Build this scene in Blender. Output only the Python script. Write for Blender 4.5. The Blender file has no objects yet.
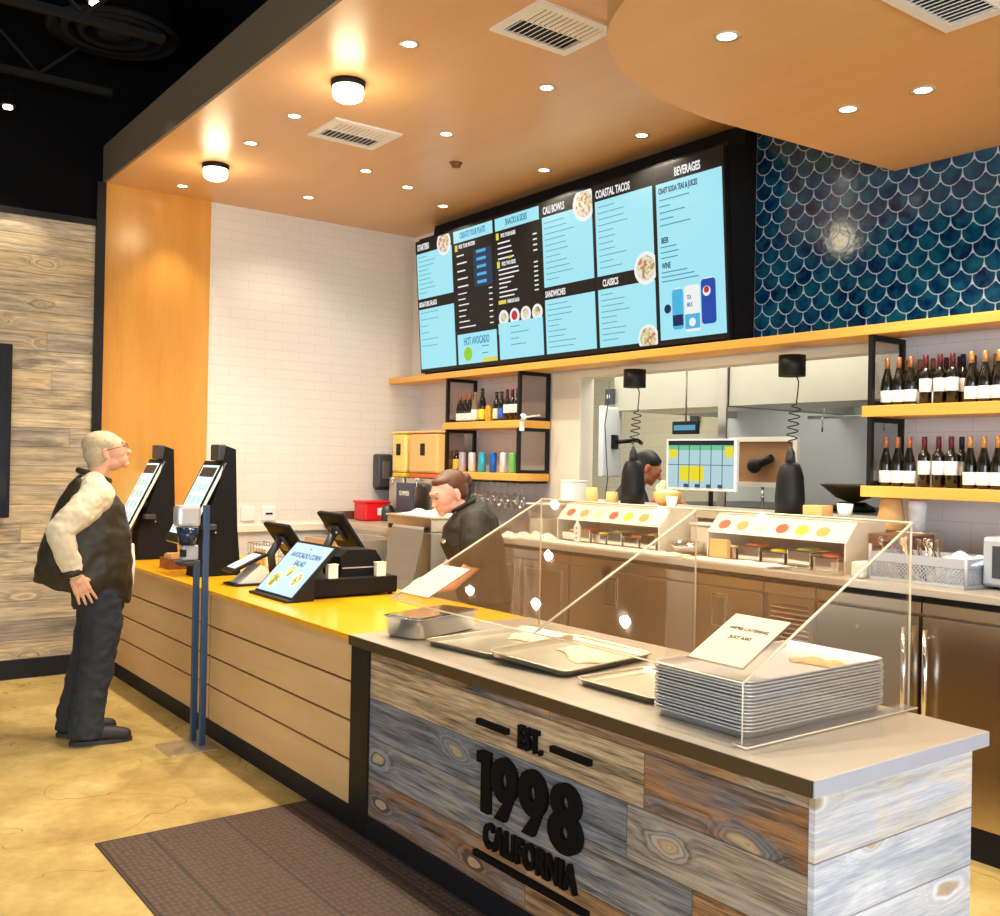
import bpy, bmesh, math, random
from mathutils import Vector, Matrix
random.seed(7)
C = bpy.context.scene.collection
PI = math.pi
V3 = Vector

# ------------------------------------------------------------------ materials
class NT:
    def __init__(s, name):
        s.m = bpy.data.materials.new(name); s.m.use_nodes = True
        s.t = s.m.node_tree; s.b = s.t.nodes['Principled BSDF']
        s.out = s.t.nodes['Material Output']
    def n(s, typ, props=None, **ins):
        nd = s.t.nodes.new('ShaderNode' + typ)
        for k, v in (props or {}).items(): setattr(nd, k, v)
        for k, v in ins.items():
            key = int(k[1:]) if k[0] == 'i' and k[1:].isdigit() else k.replace('_', ' ')
            s.set(nd.inputs[key], v)
        return nd
    def set(s, sock, v):
        if isinstance(v, bpy.types.NodeSocket): s.t.links.new(v, sock)
        else: sock.default_value = v
    def math(s, op, a, b=0.0, c=0.0):
        return s.n('Math', {'operation': op}, i0=a, i1=b, i2=c).outputs[0]
    def mix(s, f, a, b, mode='MIX'):
        nd = s.n('Mix', {'data_type': 'RGBA', 'blend_type': mode})
        s.set(nd.inputs[0], f); s.set(nd.inputs[6], a); s.set(nd.inputs[7], b)
        return nd.outputs[2]
    def ramp(s, f, stops, interp='LINEAR'):
        nd = s.n('ValToRGB'); nd.color_ramp.interpolation = interp
        e = nd.color_ramp.elements
        while len(e) < len(stops): e.new(0.5)
        for k, (p, c) in enumerate(stops):
            e[k].position = p; e[k].color = (*c, 1) if len(c) == 3 else c
        s.set(nd.inputs[0], f); return nd.outputs[0]
    def pos(s, kind='Object'):
        return s.n('TexCoord').outputs[kind]
    def xyz(s, v):
        nd = s.n('SeparateXYZ'); s.set(nd.inputs[0], v); return nd.outputs
    def comb(s, x, y, z=0.0):
        return s.n('CombineXYZ', X=x, Y=y, Z=z).outputs[0]
    def noise(s, vec, scale, detail=4.0, rough=0.55, dist=0.0):
        return s.n('TexNoise', Vector=vec, Scale=scale, Detail=detail, Roughness=rough, Distortion=dist).outputs[0]
    def bump(s, h, strength=0.3, dist=0.01):
        nd = s.n('Bump', Strength=strength, Distance=dist, Height=h)
        s.t.links.new(nd.outputs[0], s.b.inputs['Normal'])

def srgb(r, g, b):
    f = lambda c: (c / 255 / 12.92) if c / 255 <= 0.04045 else ((c / 255 + 0.055) / 1.055) ** 2.4
    return (f(r), f(g), f(b))

def mat(name, col, rough=0.5, metal=0.0, spec=0.5, emit=0.0, coat=0.0, noise=0.0, nscale=8.0):
    s = NT(name)
    s.b.inputs['Base Color'].default_value = (*col, 1)
    s.b.inputs['Roughness'].default_value = rough
    s.b.inputs['Metallic'].default_value = metal
    s.b.inputs['Specular IOR Level'].default_value = spec
    s.b.inputs['Coat Weight'].default_value = coat
    if emit:
        s.b.inputs['Emission Color'].default_value = (*col, 1)
        s.b.inputs['Emission Strength'].default_value = emit
    if noise:
        nz = s.noise(s.pos(), nscale)
        c = s.mix(nz, (*[max(0, v * (1 - noise)) for v in col], 1), (*[min(1, v * (1 + noise)) for v in col], 1))
        s.set(s.b.inputs['Base Color'], c)
    return s.m

def wood(name, c1, c2, rough=0.35, axis='x', scale=1.0, spec=0.5, coat=0.0):
    """smooth veneer; grain runs along axis"""
    s = NT(name); x, y, z = s.xyz(s.pos())
    k = 0.12
    v = s.comb(s.math('MULTIPLY', x, k if axis == 'x' else 1.0), s.math('MULTIPLY', y, k if axis == 'y' else 1.0), s.math('MULTIPLY', z, k if axis == 'z' else 1.0))
    a = s.noise(v, 14 * scale, 5, .6, .3); b = s.noise(v, 2.2 * scale, 3, .5, .2); c = s.noise(v, 90 * scale, 2, .5)
    f = s.math('ADD', s.math('MULTIPLY', a, .45), s.math('ADD', s.math('MULTIPLY', b, .4), s.math('MULTIPLY', c, .15)))
    f = s.ramp(f, [(0.32, (0, 0, 0)), (0.68, (1, 1, 1))])
    s.set(s.b.inputs['Base Color'], s.mix(f, (*c1, 1), (*c2, 1)))
    s.b.inputs['Roughness'].default_value = rough
    s.b.inputs['Specular IOR Level'].default_value = spec
    s.b.inputs['Coat Weight'].default_value = coat
    s.b.inputs['Coat Roughness'].default_value = 0.12
    return s.m

def planks(name, u, h, length, z0, palette, off=0.0, rough=0.7, contrast=1.0, zoff=0.0, knots=.70):
    """weathered boards stacked up; u is the coordinate along the board ('x' or 'y')"""
    s = NT(name); o = s.xyz(s.pos()); U = o[0] if u == 'x' else o[1]; Z = o[2]
    zz = s.math('DIVIDE', s.math('SUBTRACT', Z, z0), h)
    row = s.math('FLOOR', zz); fz = s.math('SUBTRACT', zz, row)
    wn = s.n('TexWhiteNoise', {'noise_dimensions': '1D'}, W=s.math('ADD', row, off)).outputs[0]
    uu = s.math('DIVIDE', s.math('ADD', U, s.math('MULTIPLY', wn, length * 3)), length)
    ix = s.math('FLOOR', uu); fu = s.math('SUBTRACT', uu, ix)
    rnd = s.n('TexWhiteNoise', {'noise_dimensions': '3D'}, Vector=s.comb(ix, row, off)).outputs[0]
    n = len(palette)
    base = s.ramp(rnd, [((i + 0.0) / n, c) for i, c in enumerate(palette)], 'CONSTANT')
    base2 = s.ramp(s.math('FRACT', s.math('MULTIPLY', rnd, 7.31)), [((i + 0.0) / n, c) for i, c in enumerate(palette)], 'CONSTANT')
    shift = s.math('MULTIPLY', rnd, 37.0)
    # knots: pale ovals with a few rings; the grain bends round them
    kv = s.comb(s.math('ADD', s.math('MULTIPLY', U, 2.0), shift), s.math('ADD', s.math('MULTIPLY', Z, 5.0), shift))
    kv2 = s.n('VectorMath', {'operation': 'ADD'}, i0=kv, i1=s.comb(s.math('MULTIPLY', s.noise(kv, 3.0, 2), .25), s.math('MULTIPLY', s.noise(kv, 2.2, 2), .25))).outputs[0]
    vor = s.n('TexVoronoi', {'voronoi_dimensions': '2D'}, Vector=kv2, Scale=1.0, Randomness=1.0)
    kd = vor.outputs['Distance']; pick = s.math('GREATER_THAN', s.xyz(vor.outputs['Color'])[0], knots)
    near = s.math('MULTIPLY', pick, s.n('MapRange', {'interpolation_type': 'SMOOTHSTEP'}, Value=kd, From_Min=.05, From_Max=.34, To_Min=1.0, To_Max=0.0).outputs[0])
    core = s.math('MULTIPLY', pick, s.n('MapRange', {'interpolation_type': 'SMOOTHSTEP'}, Value=kd, From_Min=.07, From_Max=.11, To_Min=1.0, To_Max=0.0).outputs[0])
    rings = s.noise(s.comb(s.math('MULTIPLY', kd, 26.0), shift, 0.0), 1.0, 3, .6)
    bend = s.math('MULTIPLY', near, .6)
    long_ = s.noise(s.comb(s.math('ADD', s.math('MULTIPLY', U, 1.6), shift), s.math('ADD', s.math('MULTIPLY', Z, 16.0), bend), shift), 1.0, 5, .6, .35)
    mid = s.noise(s.comb(s.math('ADD', s.math('MULTIPLY', U, 3.0), shift), s.math('ADD', s.math('MULTIPLY', Z, 60.0), s.math('MULTIPLY', bend, 4)), shift), 1.0, 5, .65, .5)
    fib = s.noise(s.comb(s.math('MULTIPLY', U, 9.0), s.math('MULTIPLY', Z, 260.0), shift), 1.0, 2, .6)
    grain = s.math('ADD', s.math('MULTIPLY', long_, .26), s.math('ADD', s.math('MULTIPLY', mid, .46), s.math('MULTIPLY', fib, .28)))
    grain = s.mix(near, s.comb(grain, grain, grain), s.comb(rings, rings, rings)); grain = s.xyz(grain)[0]
    blot = s.noise(s.comb(s.math('ADD', s.math('MULTIPLY', U, 1.3), shift), s.math('MULTIPLY', Z, 5.0)), 2.0, 5, .6, .8)
    col = s.mix(s.n('MapRange', Value=blot, From_Min=.40, From_Max=.62, To_Min=0.0, To_Max=.95).outputs[0], base, base2)
    dark = s.n('MapRange', Value=grain, From_Min=.38, From_Max=.58, To_Min=1 - .62 * contrast, To_Max=1.0 + .26 * contrast).outputs[0]
    col = s.mix(1.0, col, s.comb(dark, dark, dark), 'MULTIPLY')
    kc = s.mix(rings, (*srgb(132, 96, 60), 1), (*srgb(232, 208, 164), 1))
    col = s.mix(s.math('MULTIPLY', core, .8), col, kc)
    gap = s.math('MAXIMUM', s.math('GREATER_THAN', s.math('ABSOLUTE', s.math('SUBTRACT', fz, .5)), .5 - .0022 / h),
                 s.math('GREATER_THAN', s.math('ABSOLUTE', s.math('SUBTRACT', fu, .5)), .5 - .0016 / length))
    col = s.mix(s.math('MULTIPLY', gap, .6), col, (.02, .016, .012, 1))
    s.set(s.b.inputs['Base Color'], col); s.b.inputs['Roughness'].default_value = rough
    s.b.inputs['Specular IOR Level'].default_value = .3
    s.bump(s.math('SUBTRACT', grain, s.math('MULTIPLY', gap, 1.5)), .35, .004)
    return s.m

def steel(name, col=(.62, .60, .57), rough=.28, axis='x', metal=1.0):
    s = NT(name); x, y, z = s.xyz(s.pos())
    v = s.comb(s.math('MULTIPLY', x, .03 if axis == 'x' else 1.0), s.math('MULTIPLY', y, .03 if axis == 'y' else 1.0), s.math('MULTIPLY', z, .03 if axis == 'z' else 1.0))
    a = s.noise(v, 220, 2, .5); b = s.noise(s.pos(), 3, 4, .6)
    s.set(s.b.inputs['Roughness'], s.math('ADD', rough - .08, s.math('ADD', s.math('MULTIPLY', a, .03), s.math('MULTIPLY', b, .05))))
    s.set(s.b.inputs['Base Color'], s.mix(b, (*[c * .88 for c in col], 1), (*col, 1)))
    s.b.inputs['Metallic'].default_value = metal
    return s.m

def acrylic(name, tint=(1, 1, 1), ior=1.5, veil=0.0):
    s = NT(name); s.t.nodes.remove(s.b)
    tr = s.n('BsdfTransparent', Color=(*tint, 1)); gl = s.n('BsdfGlossy', Color=(1, 1, 1, 1), Roughness=.02)
    fc = s.n('LayerWeight', Blend=.5).outputs['Facing']
    mx = s.n('MixShader'); s.set(mx.inputs[0], s.math('ADD', s.math('MULTIPLY', s.math('POWER', fc, 4.0), .8), .035 + veil))
    s.t.links.new(tr.outputs[0], mx.inputs[1]); s.t.links.new(gl.outputs[0], mx.inputs[2])
    s.t.links.new(mx.outputs[0], s.out.inputs[0]); return s.m

def glassy(name, col, rough=.05, trans=.9):
    m = mat(name, col, rough); b = m.node_tree.nodes['Principled BSDF']
    b.inputs['Transmission Weight'].default_value = trans; b.inputs['IOR'].default_value = 1.2
    return m

def brick(name, c1, c2, mortar, bw, bh, bumpy=.35, rough=.45, u='y', msize=.012):
    s = NT(name); o = s.xyz(s.pos())
    v = s.comb(o[1] if u == 'y' else o[0], o[2])
    b = s.n('TexBrick', {'offset': .5}, Vector=v, Color1=(*c1, 1), Color2=(*c2, 1), Mortar=(*mortar, 1), Scale=1.0, Mortar_Size=msize * .5, Mortar_Smooth=.4, Bias=0.0, Brick_Width=bw, Row_Height=bh)
    s.set(s.b.inputs['Base Color'], b.outputs[0]); s.b.inputs['Roughness'].default_value = rough
    nz = s.noise(s.pos(), 26, 3)
    s.bump(s.math('SUBTRACT', s.math('MULTIPLY', nz, .35), b.outputs[1]), bumpy, .006)
    return s.m

M = {}
M['ceil_wood'] = wood('ceiling_birch', srgb(216, 170, 118), srgb(224, 182, 132), .32, 'x', .5, spec=.4)
M['cloud_wood'] = wood('cloud_birch', srgb(216, 168, 106), srgb(226, 180, 122), .45, 'x', .5)
M['panel_wood'] = wood('panel_maple', srgb(202, 138, 60), srgb(220, 162, 80), .24, 'z', .6)
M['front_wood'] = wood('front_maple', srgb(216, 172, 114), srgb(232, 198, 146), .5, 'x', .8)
M['top_wood'] = wood('counter_top_maple', srgb(236, 168, 20), srgb(250, 190, 34), .22, 'x', .8)
M['shelf_wood'] = wood('shelf_maple', srgb(222, 160, 66), srgb(238, 182, 88), .4, 'x', .8)
M['fascia'] = mat('fascia_grey_brown', srgb(122, 106, 86), .6, noise=.08)
M['black'] = mat('black_satin', (.006, .006, .007), .5, spec=.3)
M['matte_black'] = mat('matte_black', (.005, .005, .006), .7, spec=.25)
M['ceil_black'] = mat('painted_black_ceiling', (.0035, .0035, .004), .95, spec=.1)
M['truss'] = mat('dark_grey_steel', (.014, .014, .015), .8, spec=.2)
M['base_black'] = mat('black_baseboard', (.007, .007, .010), .55, spec=.3)
M['steel'] = steel('brushed_steel', (.70, .63, .52), .36, 'x', .62)
M['daylit_steel_edge'] = steel('daylit_steel_edge', (.60, .65, .78), .4, 'y', .25)  # same counter steel, with the bluish daylight on its end put into the colour
M['steel_warm'] = steel('warm_steel', (.60, .50, .42), .36, 'x')
M['fridge'] = steel('fridge_steel', (.52, .43, .33), .28, 'x')
M['steel_front'] = steel('dark_reflection_steel_edge', (.17, .14, .11), .4, 'x')  # same counter steel, its dark reflection along the front painted in
M['steel_side'] = steel('steel_panel', (.70, .66, .58), .34, 'z')
M['chrome'] = steel('polished_steel', (.85, .85, .86), .14, 'z')
M['tray'] = steel('aluminium_tray', (.84, .84, .86), .36, 'y', .6)
M['white'] = mat('white_paint', (.82, .80, .76), .5)
M['cream'] = mat('cream_plastic', (.86, .80, .66), .5)
M['white_pl'] = mat('white_plastic', (.85, .85, .85), .35)
M['paper'] = mat('white_paper', (.80, .76, .68), .8)
M['notice'] = mat('cream_notice_paper', srgb(222, 206, 172), .8)
M['kraft'] = mat('kraft_paper', srgb(222, 176, 112), .8, noise=.06)
M['napkin'] = mat('beige_tissue', srgb(232, 214, 178), .9, noise=.05, nscale=30)
M['red'] = mat('red_plastic', (.75, .01, .015), .35)
M['grey_pl'] = mat('grey_plastic', (.42, .43, .46), .45)
M['dgrey'] = mat('dark_grey_plastic', (.045, .048, .055), .4)
M['navy'] = mat('blue_grey_metal', srgb(58, 84, 116), .35, .5)
M['ink'] = mat('black_ink', (.02, .02, .02), .7)
M['brownpl'] = mat('brown_plastic', srgb(112, 78, 58), .45)
M['acrylic'] = acrylic('clear_acrylic', (.97, .955, .93), 1.5, .035)
M['acryl_edge'] = mat('acrylic_edge_glow', srgb(240, 226, 196), .35, emit=0.0)  # cream colour stands in for the bright glow of the acrylic edges
M['clearpl'] = acrylic('clear_plastic', (.90, .88, .84), 1.45, .14)
M['meshpl'] = acrylic('fine_wire_mesh', (.72, .70, .70), 1.2, .05)
M['glass_bottle'] = mat('dark_bottle_glass', (.008, .007, .004), .12, spec=.7)
M['label'] = mat('white_bottle_label', (.82, .80, .76), .6)
M['gold'] = mat('gold_foil', srgb(206, 150, 84), .35, .4)
M['maroon'] = mat('maroon_foil', srgb(98, 24, 40), .4, .2)
M['copper'] = mat('copper_foil', srgb(176, 112, 74), .35, .4)
M['skin'] = mat('fair_skin', srgb(232, 178, 158), .5, noise=.08, nscale=14)
M['skin_old'] = mat('older_fair_skin', srgb(228, 172, 140), .5, noise=.10, nscale=16)
M['skin_brown'] = mat('warm_brown_skin', srgb(196, 126, 88), .5, noise=.08)

# ------------------------------------------------------------------ mesh helpers
INV = {}
def ob(name, bm, m, parent=None, smooth=False, W=True):
    """link bm as one mesh object; W: vertices are in world coordinates and get moved into the parent's frame"""
    if parent is not None and W:
        bm.transform(INV[parent.name])
    me = bpy.data.meshes.new(name)
    bm.normal_update(); bm.to_mesh(me); bm.free()
    for mm in (m if isinstance(m, (list, tuple)) else [m]): me.materials.append(mm)
    if smooth:
        for p in me.polygons: p.use_smooth = True
    o = bpy.data.objects.new(name, me); C.objects.link(o)
    if parent is not None:
        o.parent = parent; INV[o.name] = INV[parent.name]
    else: INV[o.name] = Matrix.Identity(4)
    return o
def tag(o, label, cat, group=None, kind=None):
    o['label'] = label; o['category'] = cat
    if group: o['group'] = group
    if kind: o['kind'] = kind
    return o
def thing(name, label, cat, loc=(0, 0, 0), rotz=0.0, group=None, rotx=0.0):
    o = bpy.data.objects.new(name, None); C.objects.link(o)
    o.empty_display_size = .05
    o.location = loc; o.rotation_euler = (rotx, 0, rotz)
    INV[o.name] = (Matrix.Translation(loc) @ Matrix.Rotation(rotz, 4, 'Z') @ Matrix.Rotation(rotx, 4, 'X')).inverted()
    return tag(o, label, cat, group)
def struct(name, bm, m, smooth=False, parent=None):
    o = ob(name, bm, m, parent, smooth)
    if parent is None: o['kind'] = 'structure'
    return o
def dup(root, loc=None, rotz=None, label=None, group=None):
    r = root.copy(); C.objects.link(r)
    if loc is not None: r.location = loc
    if rotz is not None: r.rotation_euler = (r.rotation_euler[0], 0, rotz)
    if label: r['label'] = label
    if group: r['group'] = group
    for ch in list(root.children):
        c = ch.copy(); C.objects.link(c); c.parent = r
        for g in ch.children:
            d = g.copy(); C.objects.link(d); d.parent = c
    return r
def B(): return bmesh.new()
def box(bm, x0, x1, y0, y1, z0, z1, bev=0.0, mi=0, mtx=None):
    t = bmesh.new()
    bmesh.ops.create_cube(t, size=1)
    bmesh.ops.scale(t, vec=(x1 - x0, y1 - y0, z1 - z0), verts=t.verts)
    if bev: bmesh.ops.bevel(t, geom=t.edges[:] , offset=bev, segments=2, profile=.5, affect='EDGES')
    bmesh.ops.translate(t, vec=((x0 + x1) / 2, (y0 + y1) / 2, (z0 + z1) / 2), verts=t.verts)
    if mtx is not None: t.transform(mtx)
    merge(bm, t, mi); return bm
def merge(bm, t, mi=0):
    vm = {}
    for v in t.verts: vm[v] = bm.verts.new(v.co)
    for f in t.faces:
        try:
            g = bm.faces.new([vm[v] for v in f.verts]); g.material_index = mi if mi else f.material_index; g.smooth = f.smooth
        except ValueError: pass
    t.free(); return bm
def frame_to(p, q):
    d = (V3(q) - V3(p)); L = d.length; d.normalize()
    up = V3((0, 0, 1)) if abs(d.z) < .95 else V3((1, 0, 0))
    x = up.cross(d).normalized(); y = d.cross(x)
    return x, y, d, L
def cyl(bm, p, q, r, r2=None, seg=16, cap=True, mi=0):
    x, y, d, L = frame_to(p, q); r2 = r if r2 is None else r2
    a = [bm.verts.new(V3(p) + (x * math.cos(t) + y * math.sin(t)) * r) for t in [2 * PI * k / seg for k in range(seg)]]
    b = [bm.verts.new(V3(q) + (x * math.cos(t) + y * math.sin(t)) * r2) for t in [2 * PI * k / seg for k in range(seg)]]
    for k in range(seg):
        f = bm.faces.new((a[k], a[(k + 1) % seg], b[(k + 1) % seg], b[k])); f.material_index = mi; f.smooth = True
    if cap:
        f = bm.faces.new(a[::-1]); f.material_index = mi
        f = bm.faces.new(b); f.material_index = mi
    return bm
def lathe(bm, prof, c=(0, 0, 0), seg=20, cap=True, mi=0):
    """prof: (r, z) pairs from bottom to top"""
    c = V3(c); rings = []
    for r, z in prof:
        rings.append([bm.verts.new(c + V3((r * math.cos(2 * PI * k / seg), r * math.sin(2 * PI * k / seg), z))) for k in range(seg)])
    for a, b in zip(rings, rings[1:]):
        for k in range(seg):
            f = bm.faces.new((a[k], a[(k + 1) % seg], b[(k + 1) % seg], b[k])); f.smooth = True; f.material_index = mi
    if cap:
        for rr, rv in ((rings[0], True), (rings[-1], False)):
            f = bm.faces.new(rr[::-1] if rv else rr); f.material_index = mi
    return bm
def tube(bm, pts, r, seg=8, mi=0, closed=False):
    pts = [V3(p) for p in pts]; rings = []
    n = len(pts)
    px = None
    for i, p in enumerate(pts):
        if closed: d = pts[(i + 1) % n] - pts[i - 1]
        else: d = pts[min(i + 1, n - 1)] - pts[max(i - 1, 0)]
        d.normalize()
        if px is None:
            up = V3((0, 0, 1)) if abs(d.z) < .9 else V3((1, 0, 0)); x = up.cross(d).normalized()
        else: x = (px - d * px.dot(d)).normalized()
        px = x; y = d.cross(x); rr = r[i] if isinstance(r, (list, tuple)) else r
        rings.append([bm.verts.new(p + (x * math.cos(2 * PI * k / seg) + y * math.sin(2 * PI * k / seg)) * rr) for k in range(seg)])
    pr = list(zip(rings, rings[1:])) + ([(rings[-1], rings[0])] if closed else [])
    for a, b in pr:
        for k in range(seg):
            f = bm.faces.new((a[k], a[(k + 1) % seg], b[(k + 1) % seg], b[k])); f.smooth = True; f.material_index = mi
    if not closed:
        bm.faces.new(rings[0][::-1]).material_index = mi; bm.faces.new(rings[-1]).material_index = mi
    return bm
def prism(bm, poly, ax, a, b, mi=0):
    """extrude 2-D polygon along axis ax; poly coords are the other two axes in order"""
    def mk(p, t):
        if ax == 'x': return (t, p[0], p[1])
        if ax == 'y': return (p[0], t, p[1])
        return (p[0], p[1], t)
    va = [bm.verts.new(mk(p, a)) for p in poly]; vb = [bm.verts.new(mk(p, b)) for p in poly]
    n = len(poly)
    bm.faces.new(va[::-1]).material_index = mi; bm.faces.new(vb).material_index = mi
    for k in range(n): bm.faces.new((va[k], va[(k + 1) % n], vb[(k + 1) % n], vb[k])).material_index = mi
    bmesh.ops.recalc_face_normals(bm, faces=bm.faces[:])
    return bm
def sphere(bm, c, r, seg=16, rings=10, sc=(1, 1, 1), mtx=None, mi=0):
    t = bmesh.new(); bmesh.ops.create_uvsphere(t, u_segments=seg, v_segments=rings, radius=r)
    bmesh.ops.scale(t, vec=sc, verts=t.verts)
    if mtx is not None: t.transform(mtx)
    bmesh.ops.translate(t, vec=c, verts=t.verts)
    for f in t.faces: f.smooth = True
    return merge(bm, t, mi)
def rrect(w, h, r, seg=5):
    pts = []
    for cx, cy, a0 in ((w / 2 - r, h / 2 - r, 0), (-w / 2 + r, h / 2 - r, 90), (-w / 2 + r, -h / 2 + r, 180), (w / 2 - r, -h / 2 + r, 270)):
        for k in range(seg + 1):
            a = math.radians(a0 + 90 * k / seg); pts.append((cx + r * math.cos(a), cy + r * math.sin(a)))
    return pts
def text_bm(s, size, ext=.001, bold=0.0, xs=1.0, align='CENTER', space=1.0, shear=0.0):
    """text as a bmesh lying in local x (along) / z (up), facing -y, baseline at z=0"""
    cu = bpy.data.curves.new('t', 'FONT'); cu.body = s; cu.size = size; cu.extrude = ext; cu.offset = bold
    cu.align_x = align; cu.space_character = space; cu.resolution_u = 3; cu.shear = shear
    o = bpy.data.objects.new('t', cu); C.objects.link(o)
    dg = bpy.context.evaluated_depsgraph_get(); dg.update()
    me = bpy.data.meshes.new_from_object(o.evaluated_get(dg))
    bm = bmesh.new(); bm.from_mesh(me)
    bpy.data.objects.remove(o); bpy.data.curves.remove(cu); bpy.data.meshes.remove(me)
    bm.transform(Matrix.Rotation(PI / 2, 4, 'X') @ Matrix.Diagonal((xs, 1, 1, 1)))
    return bm
def T(x, y, z): return Matrix.Translation((x, y, z))

# ------------------------------------------------------------------ camera
cam = bpy.data.cameras.new('camera'); co = bpy.data.objects.new('camera', cam); C.objects.link(co)
r_ = V3((0.59615604, 0.80264059, 0.01913296)); u_ = V3((-0.00733002, -0.01838853, 0.99980405)); f_ = V3((-0.80283513, 0.59617946, 0.00507906))
m4 = Matrix.Identity(4)
for i in range(3):
    m4[i][0] = r_[i]; m4[i][1] = u_[i]; m4[i][2] = -f_[i]
co.matrix_world = T(0, 0, 1.6) @ m4
cam.sensor_fit = 'HORIZONTAL'; cam.sensor_width = 36; cam.lens = 993.55 * 36 / 1000; cam.clip_start = .05; cam.clip_end = 100
bpy.context.scene.camera = co

exec_parts = []
XL = -7.72
# ------------------------------------------------------------------ room shell
def floor_mat():
    s = NT('stained_concrete_floor'); p = s.pos()
    a = s.noise(p, .9, 5, .6, .5); b = s.noise(p, 3.5, 6, .65, .3); c = s.noise(p, 22, 4, .6)
    f = s.math('ADD', s.math('MULTIPLY', a, .5), s.math('ADD', s.math('MULTIPLY', b, .35), s.math('MULTIPLY', c, .15)))
    col = s.ramp(f, [(.34, srgb(138, 112, 62)), (.44, srgb(172, 144, 84)), (.53, srgb(192, 166, 102)), (.62, srgb(210, 186, 126))])
    # a few old scratches and stains with a shape of their own
    x, y, z = s.xyz(p)
    st = s.noise(s.comb(s.math('MULTIPLY', x, 1.5), s.math('MULTIPLY', y, 5.0)), 1.6, 6, .7, 1.2)
    col = s.mix(s.n('MapRange', Value=st, From_Min=.66, From_Max=.72, To_Min=0.0, To_Max=.55).outputs[0], col, (*srgb(142, 100, 52), 1))
    w = s.noise(s.comb(x, y), 1.3, 3, .5, .8)
    crack = s.math('LESS_THAN', s.math('ABSOLUTE', s.math('SUBTRACT', w, .5)), .0022)
    col = s.mix(s.math('MULTIPLY', crack, .6), col, (*srgb(120, 84, 46), 1))
    s.set(s.b.inputs['Base Color'], col)
    s.set(s.b.inputs['Roughness'], s.math('ADD', .30, s.math('MULTIPLY', b, .25)))
    s.b.inputs['Specular IOR Level'].default_value = .4
    return s.m
struct('floor', box(B(), XL, 4, -5, 9, -.06, 0), floor_mat())
PALW = [srgb(196, 176, 142), srgb(176, 162, 140), srgb(212, 192, 154), srgb(150, 138, 122), srgb(204, 180, 140), srgb(184, 170, 150), srgb(220, 202, 168)]
M['plank_wall'] = planks('reclaimed_wall_boards', 'y', .138, 3.2, .136, PALW, 3.0, .7, .9, knots=.55)
PALC = [srgb(128, 130, 136), srgb(156, 148, 138), srgb(184, 144, 100), srgb(108, 110, 116), srgb(192, 166, 132), srgb(134, 132, 134), srgb(170, 152, 132), srgb(158, 116, 78)]
M['plank_front'] = planks('reclaimed_counter_boards', 'x', .165, 2.0, .10, PALC, 4.0, .62, 1.3, knots=.48)
PALE_DAYLIT = [srgb(228, 232, 240), srgb(188, 198, 214), srgb(240, 242, 246), srgb(226, 218, 208), srgb(206, 214, 228)]  # end boards: the blue-white daylight on them is painted into this palette
M['plank_end'] = planks('daylit_reclaimed_boards', 'y', .165, 3.2, .135, PALE_DAYLIT, 21.0, .6, .55, knots=.5)
struct('wall_left', box(B(), XL - .2, XL, -5, 1.955, 0, 3.30), M['plank_wall'])
struct('wall_left_upper', box(B(), XL - .2, XL - .01, -5, 2.02, 3.30, 4.7), M['ceil_black'])
struct('wall_upper_back', box(B(), XL - .2, 4, 2.6, 2.7, 3.9, 4.7), M['ceil_black'])
struct('wall_left_high', box(B(), XL - .2, XL - .01, 2.02, 2.7, 3.63, 4.7), M['ceil_black'])
struct('wall_left_birch', box(B(), XL - .2, XL + .012, 2.02, 2.825, 0, 3.63), M['panel_wood'])
M['brick'] = brick('white_painted_brick', (.78, .745, .70), (.77, .735, .69), (.725, .69, .645), .30, .078, .16, .40)
struct('wall_left_brick', box(B(), XL - .2, XL, 2.825, 4.9, 0, 3.63), M['brick'])
bm = B(); box(bm, XL - .1, XL + .03, 1.955, 2.02, 0, 3.63); struct('trim_1', bm, M['black'])
struct('trim_2', box(B(), XL - .1, XL + .02, -5, 1.955, 3.30, 3.345), M['black'])
struct('baseboard_left', box(B(), XL, XL + .02, -5, 1.955, 0, .136), M['base_black'])
# soffit with its birch underside
struct('ceiling', box(B(), XL, 4, 2.02, 4.95, 3.63, 3.70), M['ceil_wood'])
struct('trim_3', box(B(), XL, 4, 2.0, 2.02, 3.63, 3.905), M['fascia'])
struct('ceiling_black', box(B(), XL - .2, 4, -5, 9, 4.7, 4.8), M['ceil_black'])
struct('ceiling_soffit_top', box(B(), XL, 4, 2.02, 4.95, 3.88, 3.9), M['ceil_black'])
# lower curved birch cloud
def cloud():
    pts = [(-2.94, 4.72), (-3.02, 3.55)]
    prm = [(-3.03, 3.35), (-3.0, 3.05), (-2.93, 2.80), (-2.82, 2.60), (-2.66, 2.42), (-2.45, 2.30), (-2.15, 2.20), (-1.7, 2.14), (-1.2, 2.12), (-.2, 2.12), (4, 2.12), (4, 4.72)]
    ctrl = pts + prm; out = []
    for i in range(len(ctrl)):
        if 1 <= i <= 9:
            p0, p1, p2, p3 = [V3((*ctrl[max(0, min(len(ctrl) - 1, i + k))], 0)) for k in (-1, 0, 1, 2)]
            for k in range(6):
                t = k / 6
                q = .5 * ((2 * p1) + (-p0 + p2) * t + (2 * p0 - 5 * p1 + 4 * p2 - p3) * t * t + (-p0 + 3 * p1 - 3 * p2 + p3) * t ** 3)
                out.append((q.x, q.y))
        else: out.append(ctrl[i])
    bm = B(); prism(bm, out, 'z', 3.16, 3.63)
    o = struct('ceiling_cloud', bm, M['cloud_wood']); return o
cloud()
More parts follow.
